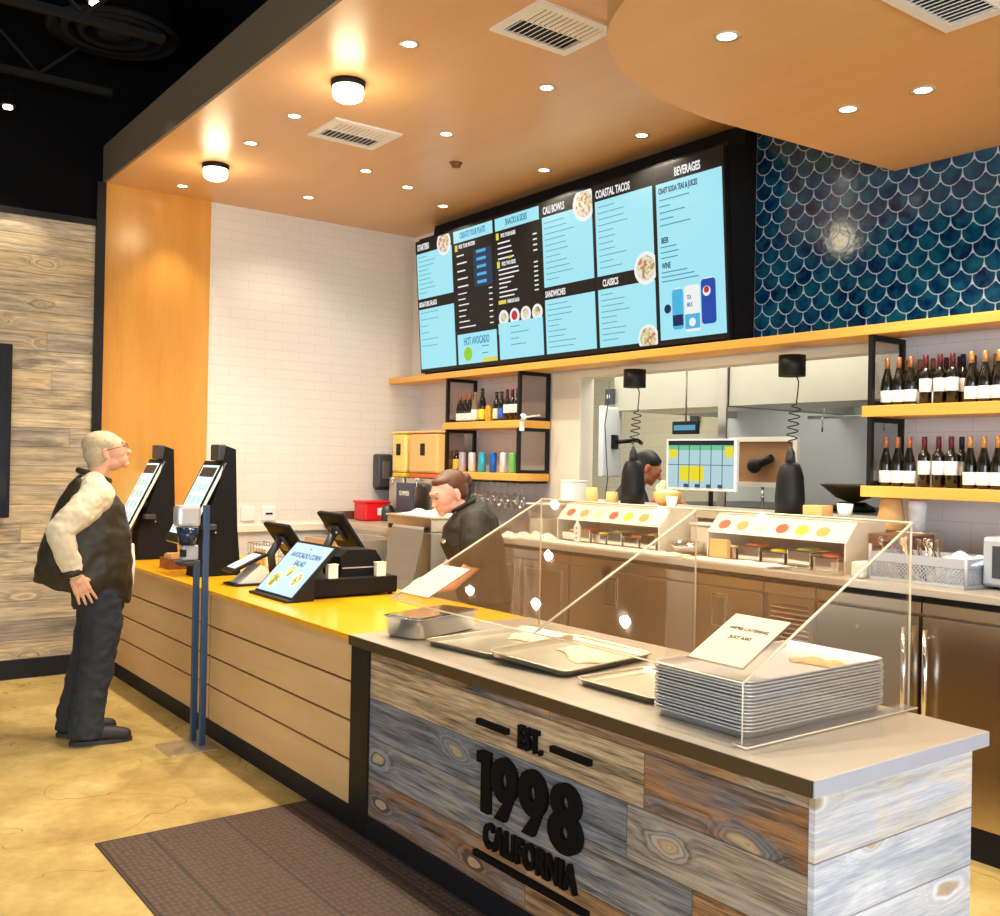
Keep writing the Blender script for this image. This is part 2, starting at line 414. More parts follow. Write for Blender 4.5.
# back wall, upper part: fish scale tiles
def scale_tiles():
    x0, x1, z0, z1 = -3.84, -0.4, 2.335, 3.63; Y = 4.72
    struct('wall_back_upper', box(B(), XL, 4, Y, Y + .12, 2.335, 3.63), M['white'])
    back = box(B(), x0, x1, Y - .006, Y, z0, z1)
    grout = mat('pale_blue_grout', srgb(196, 214, 226), .7)
    r = .0575; row = .0762; tk = .0028
    bm = B(); cl = bm.loops.layers.color.new('c'); 
    j = 0; z = z0 - .02
    while z < z1 + row:
        k = 0
        x = x0 - r + (r if j % 2 else 0)
        while x < x1 + r:
            pts = []
            N = 9; R = r - tk
            for i in range(N + 1):
                a = PI + PI * i / N; pts.append((x + R * math.cos(a), z + R * math.sin(a)))
            R2 = r + tk; st = row
            # up the right-hand side, along the neighbour above, and down the other one
            for i in range(N + 1):
                a = -PI / 2 - (PI / 2) * i / N
                px, pz = x + r + R2 * math.cos(a), z + st + R2 * math.sin(a)
                if px > x + tk * .3 and pz > z + .001: pts.append((min(px, x + R), pz))
            pts2 = []
            for i in range(N + 1):
                a = -(PI / 2) * i / N
                px, pz = x - r + R2 * math.cos(a), z + st + R2 * math.sin(a)
                if px < x - tk * .3 and pz > z + .001: pts2.append((max(px, x - R), pz))
            pts += pts2
            P = []
            for (px, pz) in pts:
                px = min(max(px, x0 + .001), x1); pz = min(max(pz, z0), z1 - .001)
                if not P or (abs(P[-1][0] - px) + abs(P[-1][1] - pz)) > 1e-5: P.append((px, pz))
            if len(P) > 2 and max(p[0] for p in P) - min(p[0] for p in P) > .004 and max(p[1] for p in P) - min(p[1] for p in P) > .004:
                try:
                    f = bm.faces.new([bm.verts.new((p[0], Y - .010, p[1])) for p in P])
                    t = random.random(); h = random.random()
                    c = [srgb(24, 98, 152), srgb(20, 112, 158), srgb(28, 126, 158), srgb(20, 86, 144)][int(h * 4)]
                    for lp in f.loops: lp[cl] = (*c, 1)
                except ValueError: pass
            x += 2 * r
        z += row; j += 1
    bmesh.ops.triangulate(bm, faces=bm.faces[:])
    s = NT('glazed_teal_tile'); vc = s.n('VertexColor', {'layer_name': 'c'}).outputs[0]
    nz = s.noise(s.pos(), 16, 3)
    s.set(s.b.inputs['Base Color'], s.mix(s.n('MapRange', Value=nz, From_Min=.35, From_Max=.7, To_Min=0.0, To_Max=.35).outputs[0], vc, (*srgb(36, 134, 156), 1)))
    s.b.inputs['Roughness'].default_value = .10
    s.bump(s.noise(s.pos(), 30, 2), .12, .004)
    o = ob('wall_back_tile_backing', back, grout); o['kind'] = 'structure'
    o2 = ob('tile', bm, s.m, o)
scale_tiles()
# back wall, lower part, with the pass-through opening
M['backwall'] = brick('pale_lilac_wall_tile', srgb(232, 226, 228), srgb(228, 222, 224), srgb(212, 206, 210), .30, .15, .08, .3, 'x', .006)
bm = B()
box(bm, XL, -5.48, 4.8, 4.9, 0, 2.335); box(bm, -2.95, 4, 4.8, 4.9, 0, 2.335)
box(bm, -5.48, -2.95, 4.8, 4.9, 0, 1.30); box(bm, -5.48, -2.95, 4.8, 4.9, 2.25, 2.335)
struct('wall_back', bm, M['backwall'])
bm = B(); box(bm, -5.80, -5.48, 4.785, 4.81, 1.1, 2.285); box(bm, -5.48, -2.95, 4.785, 4.81, 2.235, 2.285)
box(bm, -5.50, -5.48, 4.80, 4.92, 1.3, 2.25); box(bm, -5.48, -2.95, 4.8, 4.92, 2.235, 2.25)
struct('trim_4', bm, M['cream'])
# kitchen room
M['kwall'] = brick('kitchen_wall_tile', srgb(206, 198, 168), srgb(202, 194, 164), srgb(184, 176, 150), .3, .15, .08, .35, 'x', .006)
M['kwall2'] = mat('kitchen_steel_wall', srgb(206, 210, 206), .35, .15, noise=.06, nscale=2)
bm = B(); box(bm, -11, 1, 7.6, 7.7, 0, 3.2); struct('wall_kitchen_back', bm, M['kwall'])
struct('wall_kitchen_side', box(B(), -11, -10.9, 4.9, 7.6, 0, 3.2), M['kwall'])
struct('ceiling_kitchen', box(B(), -11, 1, 4.9, 7.7, 3.0, 3.1), M['white'])
struct('wall_far_side', box(B(), 3.9, 4, 2.02, 9, 0, 3.63), M['white'])

# ------------------------------------------------------------------ front counter run
t = thing('order_counter', 'long birch panelled ordering counter with bright maple top and black kick', 'counter', (-5.6, 2.09, 0))
bm = B(); gro = B()
rows = [(.095, .281), (.292, .452), (.463, .623), (.634, .818)]
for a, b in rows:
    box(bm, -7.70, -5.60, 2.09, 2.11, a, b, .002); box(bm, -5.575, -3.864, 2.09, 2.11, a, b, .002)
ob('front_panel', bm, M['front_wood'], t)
ob('groove_backing', box(B(), -7.70, -3.865, 2.104, 2.13, .09, .811), mat('groove_red_brown', srgb(112, 52, 26), .6), t)
ob('carcass', box(B(), -7.70, -3.865, 2.13, 3.0, .0, .812), M['cream'], t)
ob('counter_top', box(B(), -7.705, -3.862, 2.07, 3.05, .812, .84, .003), M['top_wood'], t)
ob('kick_board', box(B(), -7.70, -3.863, 2.085, 2.115, 0, .0945), M['base_black'], t)
t = thing('serving_counter', 'steel topped serving counter clad in weathered grey and brown boards', 'counter', (-2.6, 2.09, 0))
ob('board_cladding', box(B(), -3.705, -1.49, 2.09, 2.11, .097, .797), M['plank_front'], t)
ob('end_cladding', box(B(), -1.505, -1.489, 2.111, 2.83, .0, .797), M['plank_end'], t)
ob('corner_strip', box(B(), -1.506, -1.488, 2.088, 2.112, .097, .797), M['plank_end'], t)
ob('carcass', box(B(), -3.70, -1.51, 2.112, 2.825, .0, .797), M['steel_warm'], t)
ob('corner_post', box(B(), -3.861, -3.706, 2.080, 2.14, 0, .797), M['black'], t)
ob('kick_board', box(B(), -3.70, -1.49, 2.080, 2.1105, 0, .0965), M['base_black'], t)
bm = B()
prism(bm, [(-3.861, 2.07), (-1.482, 2.07), (-1.482, 2.905), (-2.0, 2.93), (-2.0, 3.06), (-3.861, 3.06)], 'z', .7975, .84)
ob('steel_top', bm, M['steel'], t)
ob('front_edge', box(B(), -3.861, -1.484, 2.065, 2.0695, .798, .8395), M['steel_front'], t)
ob('end_edge', box(B(), -1.4835, -1.478, 2.07, 2.905, .798, .8395), M['daylit_steel_edge'], t)
# raised lettering on the boards
t = thing('lettering_sign', 'black raised EST. 1998 CALIFORNIA lettering on the board cladding', 'sign', (-2.6, 2.088, .2))
mk = mat('black_letter', (.005, .004, .0035), .7, spec=.12)
def put(bm, x, y, z): bm.transform(T(x, y, z)); return bm
ob('word', put(text_bm('EST.', .105, .008, .0035, .62, space=1.12), -2.60, 2.079, .640), mk, t)
ob('bar', box(B(), -2.905, -2.725, 2.071, 2.089, .664, .684), mk, t)
ob('bar', box(B(), -2.49, -2.30, 2.071, 2.089, .664, .684), mk, t)
def annulus(bm, cx, cz, ro, rz, ri, riz, y0, y1, seg=36, zc=0.0):
    def rg(rx, rz_, y, dz=0): return [bm.verts.new((cx + rx * math.cos(2 * PI * k / seg), y, cz + dz + rz_ * math.sin(2 * PI * k / seg))) for k in range(seg)]
    a, b, c, d = rg(ro, rz, y0), rg(ro, rz, y1), rg(ri, riz, y1, zc), rg(ri, riz, y0, zc)
    for p, q in ((a, b), (b, c), (c, d), (d, a)):
        for k in range(seg): bm.faces.new((p[k], p[(k + 1) % seg], q[(k + 1) % seg], q[k]))
    bmesh.ops.recalc_face_normals(bm, faces=bm.faces[:])
    return bm
Z0, HH, ya, yb = .362, .215, 2.071, 2.089
bm = B(); prism(bm, [(-2.868, Z0), (-2.820, Z0), (-2.820, Z0 + HH), (-2.868, Z0 + HH), (-2.896, Z0 + HH - .006), (-2.896, Z0 + HH - .045), (-2.868, Z0 + HH - .045)], 'y', ya, yb); ob('numeral', bm, mk, t)
for cx in (-2.737, -2.580):
    bm = annulus(B(), cx, Z0 + HH - .074, .074, .078, .019, .028, ya, yb)
    tb = B(); prism(tb, [(cx - .050, Z0), (cx + .010, Z0), (cx + .069, Z0 + HH - .085), (cx + .020, Z0 + HH - .115), (cx + .004, Z0 + HH - .148)], 'y', ya - .0012, yb - .0012); merge(bm, tb); ob('numeral', bm, mk, t)
cx = -2.412
bm = annulus(B(), cx, Z0 + HH - .058, .072, .062, .019, .021, ya, yb); tb = annulus(B(), cx, Z0 + .062, .082, .068, .020, .023, ya - .0012, yb - .0012); merge(bm, tb); ob('numeral', bm, mk, t)
ob('word', put(text_bm('CALIFORNIA', .118, .008, .004, .70, space=1.06), -2.605, 2.079, .248), mk, t)
ob('bar', box(B(), -2.91, -2.30, 2.071, 2.089, .194, .214), mk, t)

# ------------------------------------------------------------------ floor mat
s = NT('brown_ribbed_mat'); p = s.pos(); x, y, z = s.xyz(p)
w1 = s.n('TexVoronoi', {'voronoi_dimensions': '2D', 'feature': 'F1'}, Vector=s.comb(s.math('MULTIPLY', x, 30), s.math('MULTIPLY', y, 42)), Scale=1.0, Randomness=.35).outputs['Distance']
g = s.math('LESS_THAN', s.math('ABSOLUTE', s.math('SUBTRACT', s.math('FRACT', s.math('MULTIPLY', s.math('ADD', y, .1), 3.1)), .5)), .025)
c = s.ramp(w1, [(.1, srgb(96, 72, 58)), (.45, srgb(72, 53, 43)), (.8, srgb(48, 36, 31))])
nz = s.noise(p, 5, 4, .6)
c = s.mix(s.math('MULTIPLY', nz, .35), c, (*srgb(86, 68, 58), 1)); c = s.mix(s.math('MULTIPLY', g, .7), c, (*srgb(44, 32, 28), 1))
s.set(s.b.inputs['Base Color'], c); s.b.inputs['Roughness'].default_value = .75; s.bump(s.math('MULTIPLY', w1, -1.0), .6, .006)
bm = B(); box(bm, -4.25, -2.0, 1.14, 2.062, 0, .007, .002)
t = thing('floor_mat', 'dark brown textured rubber floor mat lying along the counter', 'mat', (-3.1, 1.6, 0))
ob('mat_surface', bm, s.m, t)
bm = B()
for a in ((-4.262, -1.99, 1.128, 1.142), (-4.262, -1.99, 2.062, 2.078), (-4.262, -4.248, 1.142, 2.062), (-2.002, -1.99, 1.142, 2.062)): box(bm, *a, 0, .005)
ob('mat_border', bm, mat('mat_border_brown', srgb(62, 46, 40), .7), t)

# ------------------------------------------------------------------ acrylic sneeze guard
def guard(x0, x1, label, leftside, rightside):
    t = thing('sneeze_guard', label, 'sneeze guard', ((x0 + x1) / 2, 2.5, .8415), group='sneeze guard sections on the serving counter')
    y0, y1, z0, z1, z2 = 2.15, 2.96, .8415, 1.015, 1.43
    if leftside:
        X = x0
        ob('rear_leg_panel', prism(B(), [(y1 - .16, z0), (y1, z0), (y1, z2), (y1 - .16, z2 - .082)], 'x', X, X + .008), M['acrylic'], t)
        bm = B(); cyl(bm, (X + .004, y0, z1), (X + .004, y1, z2), .0042, seg=6); cyl(bm, (X + .004, y1, z2), (X + .004, y1, z0), .0035, seg=6); cyl(bm, (X + .004, y1, z0), (X + .004, y1 - .16, z0 + .002), .003, seg=6); ob('panel_edge', bm, M['acryl_edge'], t)
    for X, inner, on in ((x0, 1, not leftside), (x1 - .008, 0, rightside)):
        if not on: continue
        a_, b_ = (X, X + .05) if inner else (X - .02, X + .03)
        bm = B(); prism(bm, [(y0, z0), (y1, z0), (y1, z2), (y0, z1)], 'x', X, X + .008); ob('side_panel', bm, M['acrylic'], t)
        bm = B(); e = .0035
        for (a, b, r) in (((y0, z0), (y0, z1), .0026), ((y0, z1), (y1, z2), .0042), ((y1, z2), (y1, z0), .0035)):
            cyl(bm, (X + .004, a[0], a[1]), (X + .004, b[0], b[1]), r, seg=6)
        ob('panel_edge', bm, M['acryl_edge'], t)
        ob('base_strip', box(B(), a_, b_, y0 - .012, y1 + .01, z0, z0 + .006), M['acrylic'], t)
        bm = B(); cyl(bm, (a_, y0 - .012, z0 + .004), (b_, y0 - .012, z0 + .004), .003, seg=6); cyl(bm, (b_, y0 - .012, z0 + .004), (b_, y1 + .01, z0 + .004), .0025, seg=6)
        ob('strip_edge', bm, M['acryl_edge'], t)
    d = V3((0, y1 - y0, z2 - z1)).normalized(); nrm = V3((0, -d.z, d.y)) * .006
    bm = B(); prism(bm, [(y0, z1), (y1, z2), (y1 + nrm.y, z2 + nrm.z), (y0 + nrm.y, z1 + nrm.z)], 'x', x0 + .002, x1 - .002)
    ob('sloped_panel', bm, M['acrylic'], t)
    bm = B(); cyl(bm, (x0, y1, z2 + .003), (x1, y1, z2 + .003), .0045, seg=6); ob('upper_rim', bm, M['acryl_edge'], t)
    bm = B(); cyl(bm, (x0, y0 - .001, z1), (x1, y0 - .001, z1), .0024, seg=6); ob('lower_rim', bm, M['acryl_edge'], t)
    return t
guard(-3.655, -2.684, 'clear sloped acrylic sneeze guard section over the two overlapping trays', True, False)
guard(-2.684, -1.765, 'clear sloped acrylic sneeze guard section at the tray stack end', True, True)
# small clear knobs holding the panels
# paper notices lying on the sloped panels
def notice(x0, x1, y0, y1, label, lines):
    z = lambda y: 1.015 + (y - 2.15) * .5123
    a = math.atan(.5123)
    L = (y1 - y0) / math.cos(a)
    cx, cy = (x0 + x1) / 2, y0
    t = thing('paper_notice', label, 'notice', (cx, cy - .006, z(cy) + .0105), 0, None, a)
    # local frame: x along, y up the slope
    w = x1 - x0
    ob('sheet', box(B(), -w / 2, w / 2, 0, L, 0, .0016), M['notice'], t, W=False)
    for txt, v, sz, m in lines:
        bm = text_bm(txt, sz, .0003, .0006, .9); bm.transform(Matrix.Rotation(-PI / 2, 4, 'X')); bm.transform(T(0, v * L, .0022)); ob('lettering', bm, m, t, W=False)
    bm = B()
    for k, (v, ww) in enumerate(((.90, .3), (.42, .7), (.36, .76), (.30, .7), (.12, .25))): box(bm, -w / 2 * ww, w / 2 * ww, v * L, v * L + .004, .0016, .0021)
    ob('fine_lettering', bm, mat('pale_grey_print', (.55, .52, .46), .8), t, W=False)
    bm = B(); box(bm, -w / 2 - .006, w / 2 + .006, -.004, L + .004, -.0035, -.0008); ob('clear_sleeve', bm, M['clearpl'], t, W=False)
    return t
notice(-2.0, -1.80, 2.19, 2.40, 'white paper notice on the acrylic slope above the tray stack', [('WE\'RE CATERING', .68, .020, M['ink']), ('JUST ASK!', .50, .020, M['ink'])])
notice(-3.635, -3.415, 2.19, 2.395, 'cream paper notice on the acrylic slope in front of the bending worker', [])

# ------------------------------------------------------------------ trays
def tray_mesh(w=.40, d=.66, h=.022):
    bm = B(); prof = [(0, .004, 0), (0, .000, 0)]
    def ring(k, z, r):
        return [bm.verts.new((p[0], p[1], z)) for p in rrect(w - 2 * k, d - 2 * k, r, 4)]
    rs = [ring(.012, 0, .03), ring(0.004, h - .002, .036), ring(-.004, h, .04), ring(-.004, h + .003, .04), ring(0.002, h + .004, .036), ring(.008, h - .001, .03), ring(.016, .003, .026)]
    for a, b in zip(rs, rs[1:]):
        n = len(a)
        for k in range(n): f = bm.faces.new((a[k], a[(k + 1) % n], b[(k + 1) % n], b[k])); f.smooth = True
    bm.faces.new(rs[0][::-1]); bm.faces.new(rs[-1])
    return bm
tr0 = ob('sheet_tray', tray_mesh(.375, .675, .022), M['tray'])
tr0.location = (-1.985, 2.545, .8415)
tag(tr0, 'aluminium sheet tray at the very bottom of the tray stack', 'tray', 'stacked aluminium trays')
NS = 15
for k in range(1, NS):
    c = tr0.copy(); C.objects.link(c); c.location = (-1.985 + random.uniform(-.0025, .0025), 2.545 + random.uniform(-.003, .003), .8415 + k * .0098)
    c.rotation_euler = (0, 0, random.uniform(-.003, .003))
    c['label'] = 'aluminium sheet tray on the very top of the stack, bread roll on it' if k == NS - 1 else 'silver aluminium tray between others inside the tall tray stack'
M['tray_warm'] = steel('cream_aluminium_tray', (.78, .70, .54), .34, 'y', .85)  # loose trays get a warmer, creamier aluminium colour
for (x, y, w, d, rz, dz, lab) in ((-3.32, 2.53, .42, .58, .12, 0, 'loose cream toned tray beside the steel food pan, under the acrylic slope'),
                              (-2.92, 2.53, .40, .54, .16, .013, 'loose cream toned tray in the middle of the counter with crumpled tissue on it'),
                              (-2.42, 2.46, .38, .37, .02, 0, 'loose tray half hidden beside the tray stack')):
    o = ob('sheet_tray', tray_mesh(w, d, .02), M['tray_warm']); o.location = (x, y, .8415 + dz); o.rotation_euler = (0, .05 if dz else 0, rz)
    tag(o, lab, 'tray')
def crumple(name, cx, cy, z, w, d, h, label, cat='napkin', rz=0.0, m='napkin'):
    bm = B(); n = 14; g = {}
    rnd = random.Random(int(cx * 1000) + 5)
    for i in range(n + 1):
        for j in range(n + 1):
            u, v = i / n - .5, j / n - .5
            e = max(0, 1 - (abs(u) * 2) ** 3) * max(0, 1 - (abs(v) * 2) ** 3)
            hh = h * e * (.35 + .65 * abs(math.sin(7 * u + 3 * v + cx * 9)) * rnd.uniform(.6, 1)) + .0015
            g[i, j] = bm.verts.new((u * w * (1 + .15 * math.sin(5 * v)), v * d * (1 + .2 * math.sin(6 * u)), hh))
    b2 = {}
    for k, v in g.items(): b2[k] = bm.verts.new((v.co.x, v.co.y, 0))
    for i in range(n):
        for j in range(n):
            bm.faces.new((g[i, j], g[i + 1, j], g[i + 1, j + 1], g[i, j + 1])).smooth = True
            bm.faces.new((b2[i, j], b2[i, j + 1], b2[i + 1, j + 1], b2[i + 1, j]))
    for i in range(n):
        bm.faces.new((g[i, 0], b2[i, 0], b2[i + 1, 0], g[i + 1, 0])); bm.faces.new((g[i, n], g[i + 1, n], b2[i + 1, n], b2[i, n]))
        bm.faces.new((g[0, i], g[0, i + 1], b2[0, i + 1], b2[0, i])); bm.faces.new((g[n, i], b2[n, i], b2[n, i + 1], g[n, i + 1]))
    bmesh.ops.recalc_face_normals(bm, faces=bm.faces[:])
    o = ob(name, bm, M[m]); o.location = (cx, cy, z); o.rotation_euler = (0, 0, rz)
    return tag(o, label, cat)
crumple('crumpled_napkin', -3.36, 2.66, .8455, .17, .12, .03, 'crumpled beige tissue on the tray beside the food pan', rz=.5)
tilt_ = crumple('crumpled_napkin', -2.90, 2.58, .8585, .26, .15, .035, 'large crumpled beige tissue on the middle tray', rz=-.3); tilt_.rotation_euler = (0, .05, -.3)
crumple('bread_roll', -1.93, 2.70, .8455 + (NS - 1) * .0098, .17, .07, .02, 'flat beige bread piece lying on the top tray of the stack', 'bread', .3, 'kraft')
# steel food pan
t = thing('food_pan', 'small rounded stainless food pan at the counter corner', 'food pan', (-3.725, 2.405, .8415))
bm = B()
def rr_ring(bm, w, d, z, r): return [bm.verts.new((p[0], p[1], z)) for p in rrect(w, d, r, 5)]
w, d = .21, .42
rs = [rr_ring(bm, w - .03, d - .03, 0, .03), rr_ring(bm, w - .012, d - .012, .012, .035), rr_ring(bm, w, d, .085, .038), rr_ring(bm, w + .018, d + .018, .087, .045), rr_ring(bm, w + .018, d + .018, .090, .045), rr_ring(bm, w - .004, d - .004, .089, .036), rr_ring(bm, w - .02, d - .02, .008, .03)]
for a, b in zip(rs, rs[1:]):
    for k in range(len(a)): bm.faces.new((a[k], a[(k + 1) % len(a)], b[(k + 1) % len(a)], b[k])).smooth = True
bm.faces.new(rs[0][::-1]); bm.faces.new(rs[-1])
ob('pan_body', bm, M['chrome'], t, W=False)
t.rotation_euler = (0, 0, .30)
ob('pan_lid', box(B(), -.095, .095, -.20, .20, .0905, .0935, .001), M['chrome'], t, W=False)

# ------------------------------------------------------------------ self order kiosks on the maple counter
def kiosk(label, scr_col, x, y):
    t = thing('order_kiosk', label, 'kiosk', (x, y, .8405), group='self order kiosks on the counter')
    bm = B(); prism(bm, [(-.15, 0), (.155, 0), (.125, .30), (.105, .815), (.045, .835), (.0, .60), (-.14, .20)], 'x', -.16, 0.0)
    ob('housing', bm, M['matte_black'], t, W=False)
    bm = B(); box(bm, -.15, -.01, -.01, .045, .74, .845, .008); ob('camera_head', bm, M['dgrey'], t, W=False)
    # tilted screen
    a = math.atan2(.52, .26); L = .585
    mt = T(-.20, -.235, .215) @ Matrix.Rotation(a, 4, 'X')
    ob('screen_shell', box(B(), -.14, .20, -.0, L, -.028, -.006, .006, mtx=mt), M['white_pl'], t, W=False)
    ob('bezel', box(B(), -.14, .20, .0, L, -.006, .002, .003, mtx=mt), M['black'], t, W=False)
    sc = ob('display', box(B(), -.115, .175, .06, L - .035, .002, .0035, mtx=mt), mat('kiosk_display', scr_col, .2, emit=1.6), t, W=False)
    bm = B(); box(bm, -.10, .16, L - .12, L - .05, .0035, .0045, mtx=mt); ob('display_header', bm, mat('display_dark', (.02, .03, .05), .3), sc, W=False)
    bm = B()
    for i in range(3):
        for j in range(4): box(bm, -.10 + i * .09, -.03 + i * .09, .09 + j * .09, .15 + j * .09, .0035, .0045, mtx=mt)
    ob('menu_button', bm, mat('display_tile', srgb(150, 190, 190), .3, emit=.8), sc, W=False)
    bm = B(); box(bm, -.02, .05, -.11, -.03, .30, .335, .006); ob('scanner', bm, M['dgrey'], t, W=False)
    bm = B(); sphere(bm, (.001, -.02, .28), .008, 8, 6); ob('side_lock', bm, M['chrome'], t, W=False)
    ob('mount_arm', box(B(), -.12, -.04, -.12, .02, .38, .42, .005), M['black'], t, W=False)
    return t
k1 = kiosk('black kiosk with tilted touch screen directly in front of the standing customer', srgb(170, 205, 210), -6.19, 2.36)
k1['label'] = 'black tilted screen kiosk behind the blue grey dispenser stand'
k2 = dup(k1, (-7.40, 2.36, .8405), label='black tilted screen kiosk the grey haired customer is standing at')
# small wooden box between the kiosks
t = thing('napkin_caddy', 'small brown wooden box with packets between the two kiosks', 'caddy', (-6.78, 2.28, .8405))
bm = B(); 
for a in ((-.10, .10, -.07, -.058, 0, .07), (-.10, .10, .058, .07, 0, .07), (-.10, -.088, -.058, .058, 0, .07), (.088, .10, -.058, .058, 0, .07), (-.088, .088, -.058, .058, 0, .01)): box(bm, *a)
ob('box', bm, mat('red_brown_wood', srgb(140, 74, 34), .5), t, W=False)
bm = B()
for k in range(5): box(bm, -.075 + k * .034, -.055 + k * .034, -.05, .05, .011, .09 + .012 * (k % 2))
ob('packet', bm, M['kraft'], t, W=False)

# sanitiser dispenser on its floor stand
t = thing('dispenser_stand', 'blue grey twin post floor stand with a silver sanitiser dispenser', 'sanitizer stand', (-5.42, 1.93, 0))
bm = B(); prism(bm, [(p[0] - 5.42, p[1] + 1.915) for p in rrect(.27, .29, .04)], 'z', 0, .006); ob('base_plate', bm, mat('pale_steel_plate', srgb(206, 190, 160), .35, .7), t)
for px, py, zt in ((-5.395, 1.985, 1.335), (-5.505, 1.975, 1.02)):
    ob('post', box(B(), px - .012, px + .012, py - .017, py + .017, .006, zt, .003), M['navy'], t)
bm = B(); box(bm, -5.50, -5.40, 1.83, 1.962, 1.215, 1.335, .02); cv = ob('dispenser_cover', bm, mat('silver_translucent_plastic', (.62, .63, .68), .18, .35), t)
bm = B(); cyl(bm, (-5.45, 1.90, 1.115), (-5.45, 1.90, 1.212), .045, .062, 20); ob('dispenser_cup', bm, mat('dark_blue_cup', srgb(26, 46, 72), .2), t)
bm = B(); box(bm, -5.48, -5.42, 1.865, 1.955, 1.03, 1.113, .008); ob('bottle_window', bm, M['grey_pl'], t)
bm = B(); box(bm, -5.455, -5.415, 1.86, 1.885, 1.05, 1.09); ob('nozzle', bm, M['black'], t)
bm = B(); cyl(bm, (-5.45, 1.90, 1.0), (-5.45, 1.90, 1.025), .05, .07, 16); ob('drip_tray', bm, M['dgrey'], t)

# ------------------------------------------------------------------ point of sale equipment
t = thing('tabletop_display', 'tilted tabletop display with a blue avocado corn dish advert', 'display sign', (-5.10, 2.25, .8405))
a = math.atan2(.28, .27)
mt = T(0, 0, .012) @ Matrix.Rotation(a, 4, 'X')
L = .385
ob('frame', box(B(), -.245, .245, 0, L, -.022, 0, .004, mtx=mt), M['black'], t, W=False)
s = NT('advert_blue'); x, y, z = s.xyz(s.pos())
s.set(s.b.inputs['Base Color'], (*srgb(150, 186, 224), 1)); s.b.inputs['Emission Color'].default_value = (*srgb(140, 180, 226), 1); s.b.inputs['Emission Strength'].default_value = .55; s.b.inputs['Roughness'].default_value = .15
sc = ob('screen', box(B(), -.228, .228, .018, L - .018, 0, .0015, mtx=mt), s.m, t, W=False)
adm = mat('advert_navy', srgb(40, 70, 120), .5)
for txt, v, sz in (('AVOCADO CORN', .27, .048), ('SALAD', .215, .048)):
    bm = text_bm(txt, sz, .0003, .0008, .92); bm.transform(mt @ T(.01, v, .0022) @ Matrix.Rotation(-PI / 2, 4, 'X')); ob('lettering', bm, adm, sc, W=False)
def disc(bm, cx, cy, r, z0, z1, seg=24, sc_=(1, 1), mtx=None):
    tb = B(); prism(tb, [(cx + r * sc_[0] * math.cos(2 * PI * k / seg), cy + r * sc_[1] * math.sin(2 * PI * k / seg)) for k in range(seg)], 'z', z0, z1)
    if mtx is not None: tb.transform(mtx)
    return merge(bm, tb)
def dish_mat(name, c1, c2, c3, sc_=60):
    s = NT(name); v = s.n('TexVoronoi', {'voronoi_dimensions': '3D'}, Vector=s.pos(), Scale=sc_).outputs['Color']
    r = s.xyz(v)[0]
    s.set(s.b.inputs['Base Color'], s.ramp(r, [(0, c1), (.35, c2), (.7, c3)], 'CONSTANT')); s.b.inputs['Roughness'].default_value = .5
    return s.m
M['dish1'] = dish_mat('salad_dish', srgb(120, 150, 60), srgb(236, 214, 110), srgb(220, 210, 190))
for cx, cy, r in ((-.12, .10, .06), (-.02, .17, .045), (.12, .13, .05)):
    bm = B(); disc(bm, cx, cy, r, .0016, .0022, mtx=mt); ob('plate_picture', bm, mat('plate_rim', srgb(226, 232, 236), .5), sc, W=False)
    bm = B(); disc(bm, cx, cy, r * .78, .0023, .0028, mtx=mt); ob('food_picture', bm, M['dish1'], sc, W=False)
bm = B(); disc(bm, .0, .335, .010, .0016, .0024, mtx=mt, seg=3); ob('leaf_mark', bm, mat('dark_green', srgb(30, 60, 30), .5), sc, W=False)
bm = B(); box(bm, -.25, .25, -.03, .05, 0, .014, .004); prism(bm, [(.05, .0), (.13, .0), (.13, .12)], 'x', .12, .2); ob('stand', bm, M['black'], t, W=False)
ob('side_support', prism(B(), [(.02, .0), (.135, .0), (.135, .128)], 'x', .228, .242), M['black'], t, W=False)

t = thing('cash_drawer', 'low black cash drawer box beside the tabletop display', 'cash drawer', (-5.13, 2.66, .8405))
ob('body', box(B(), -.22, .22, -.27, .27, .012, .105, .004), M['matte_black'], t, W=False)
ob('drawer_front', box(B(), -.21, .21, .27, .278, .02, .098, .003), M['dgrey'], t, W=False)
bm = B()
for sx in (-.19, .19):
    for sy in (-.24, .24): cyl(bm, (sx, sy, 0), (sx, sy, .012), .014, seg=10)
ob('rubber_foot', bm, M['black'], t, W=False)
t = thing('receipt_printer', 'boxy black receipt printer standing on the cash drawer', 'printer', (-5.10, 2.74, .9455))
ob('body', prism(B(), [(-.13, 0), (.13, 0), (.13, .09), (.09, .145), (-.09, .15), (-.13, .11)], 'x', -.11, .11), M['matte_black'], t, W=False)
ob('paper_slot', box(B(), .1101, .113, -.12, .12, .045, .052), M['grey_pl'], t, W=False)
for k, (x, y) in enumerate(((-4.94, 2.53), (-4.935, 2.83))):
    t = thing('card_holder', ['small white card box on the cash drawer beside the blue display', 'small white card box on the cash drawer at its back corner'][k], 'card holder', (x, y, .9455))
    ob('box', box(B(), -.02, .02, -.03, .03, 0, .075, .004), M['white_pl'], t, W=False)
    ob('lid_edge', box(B(), -.022, .022, -.032, .032, .0752, .08, .001), M['cream'], t, W=False)

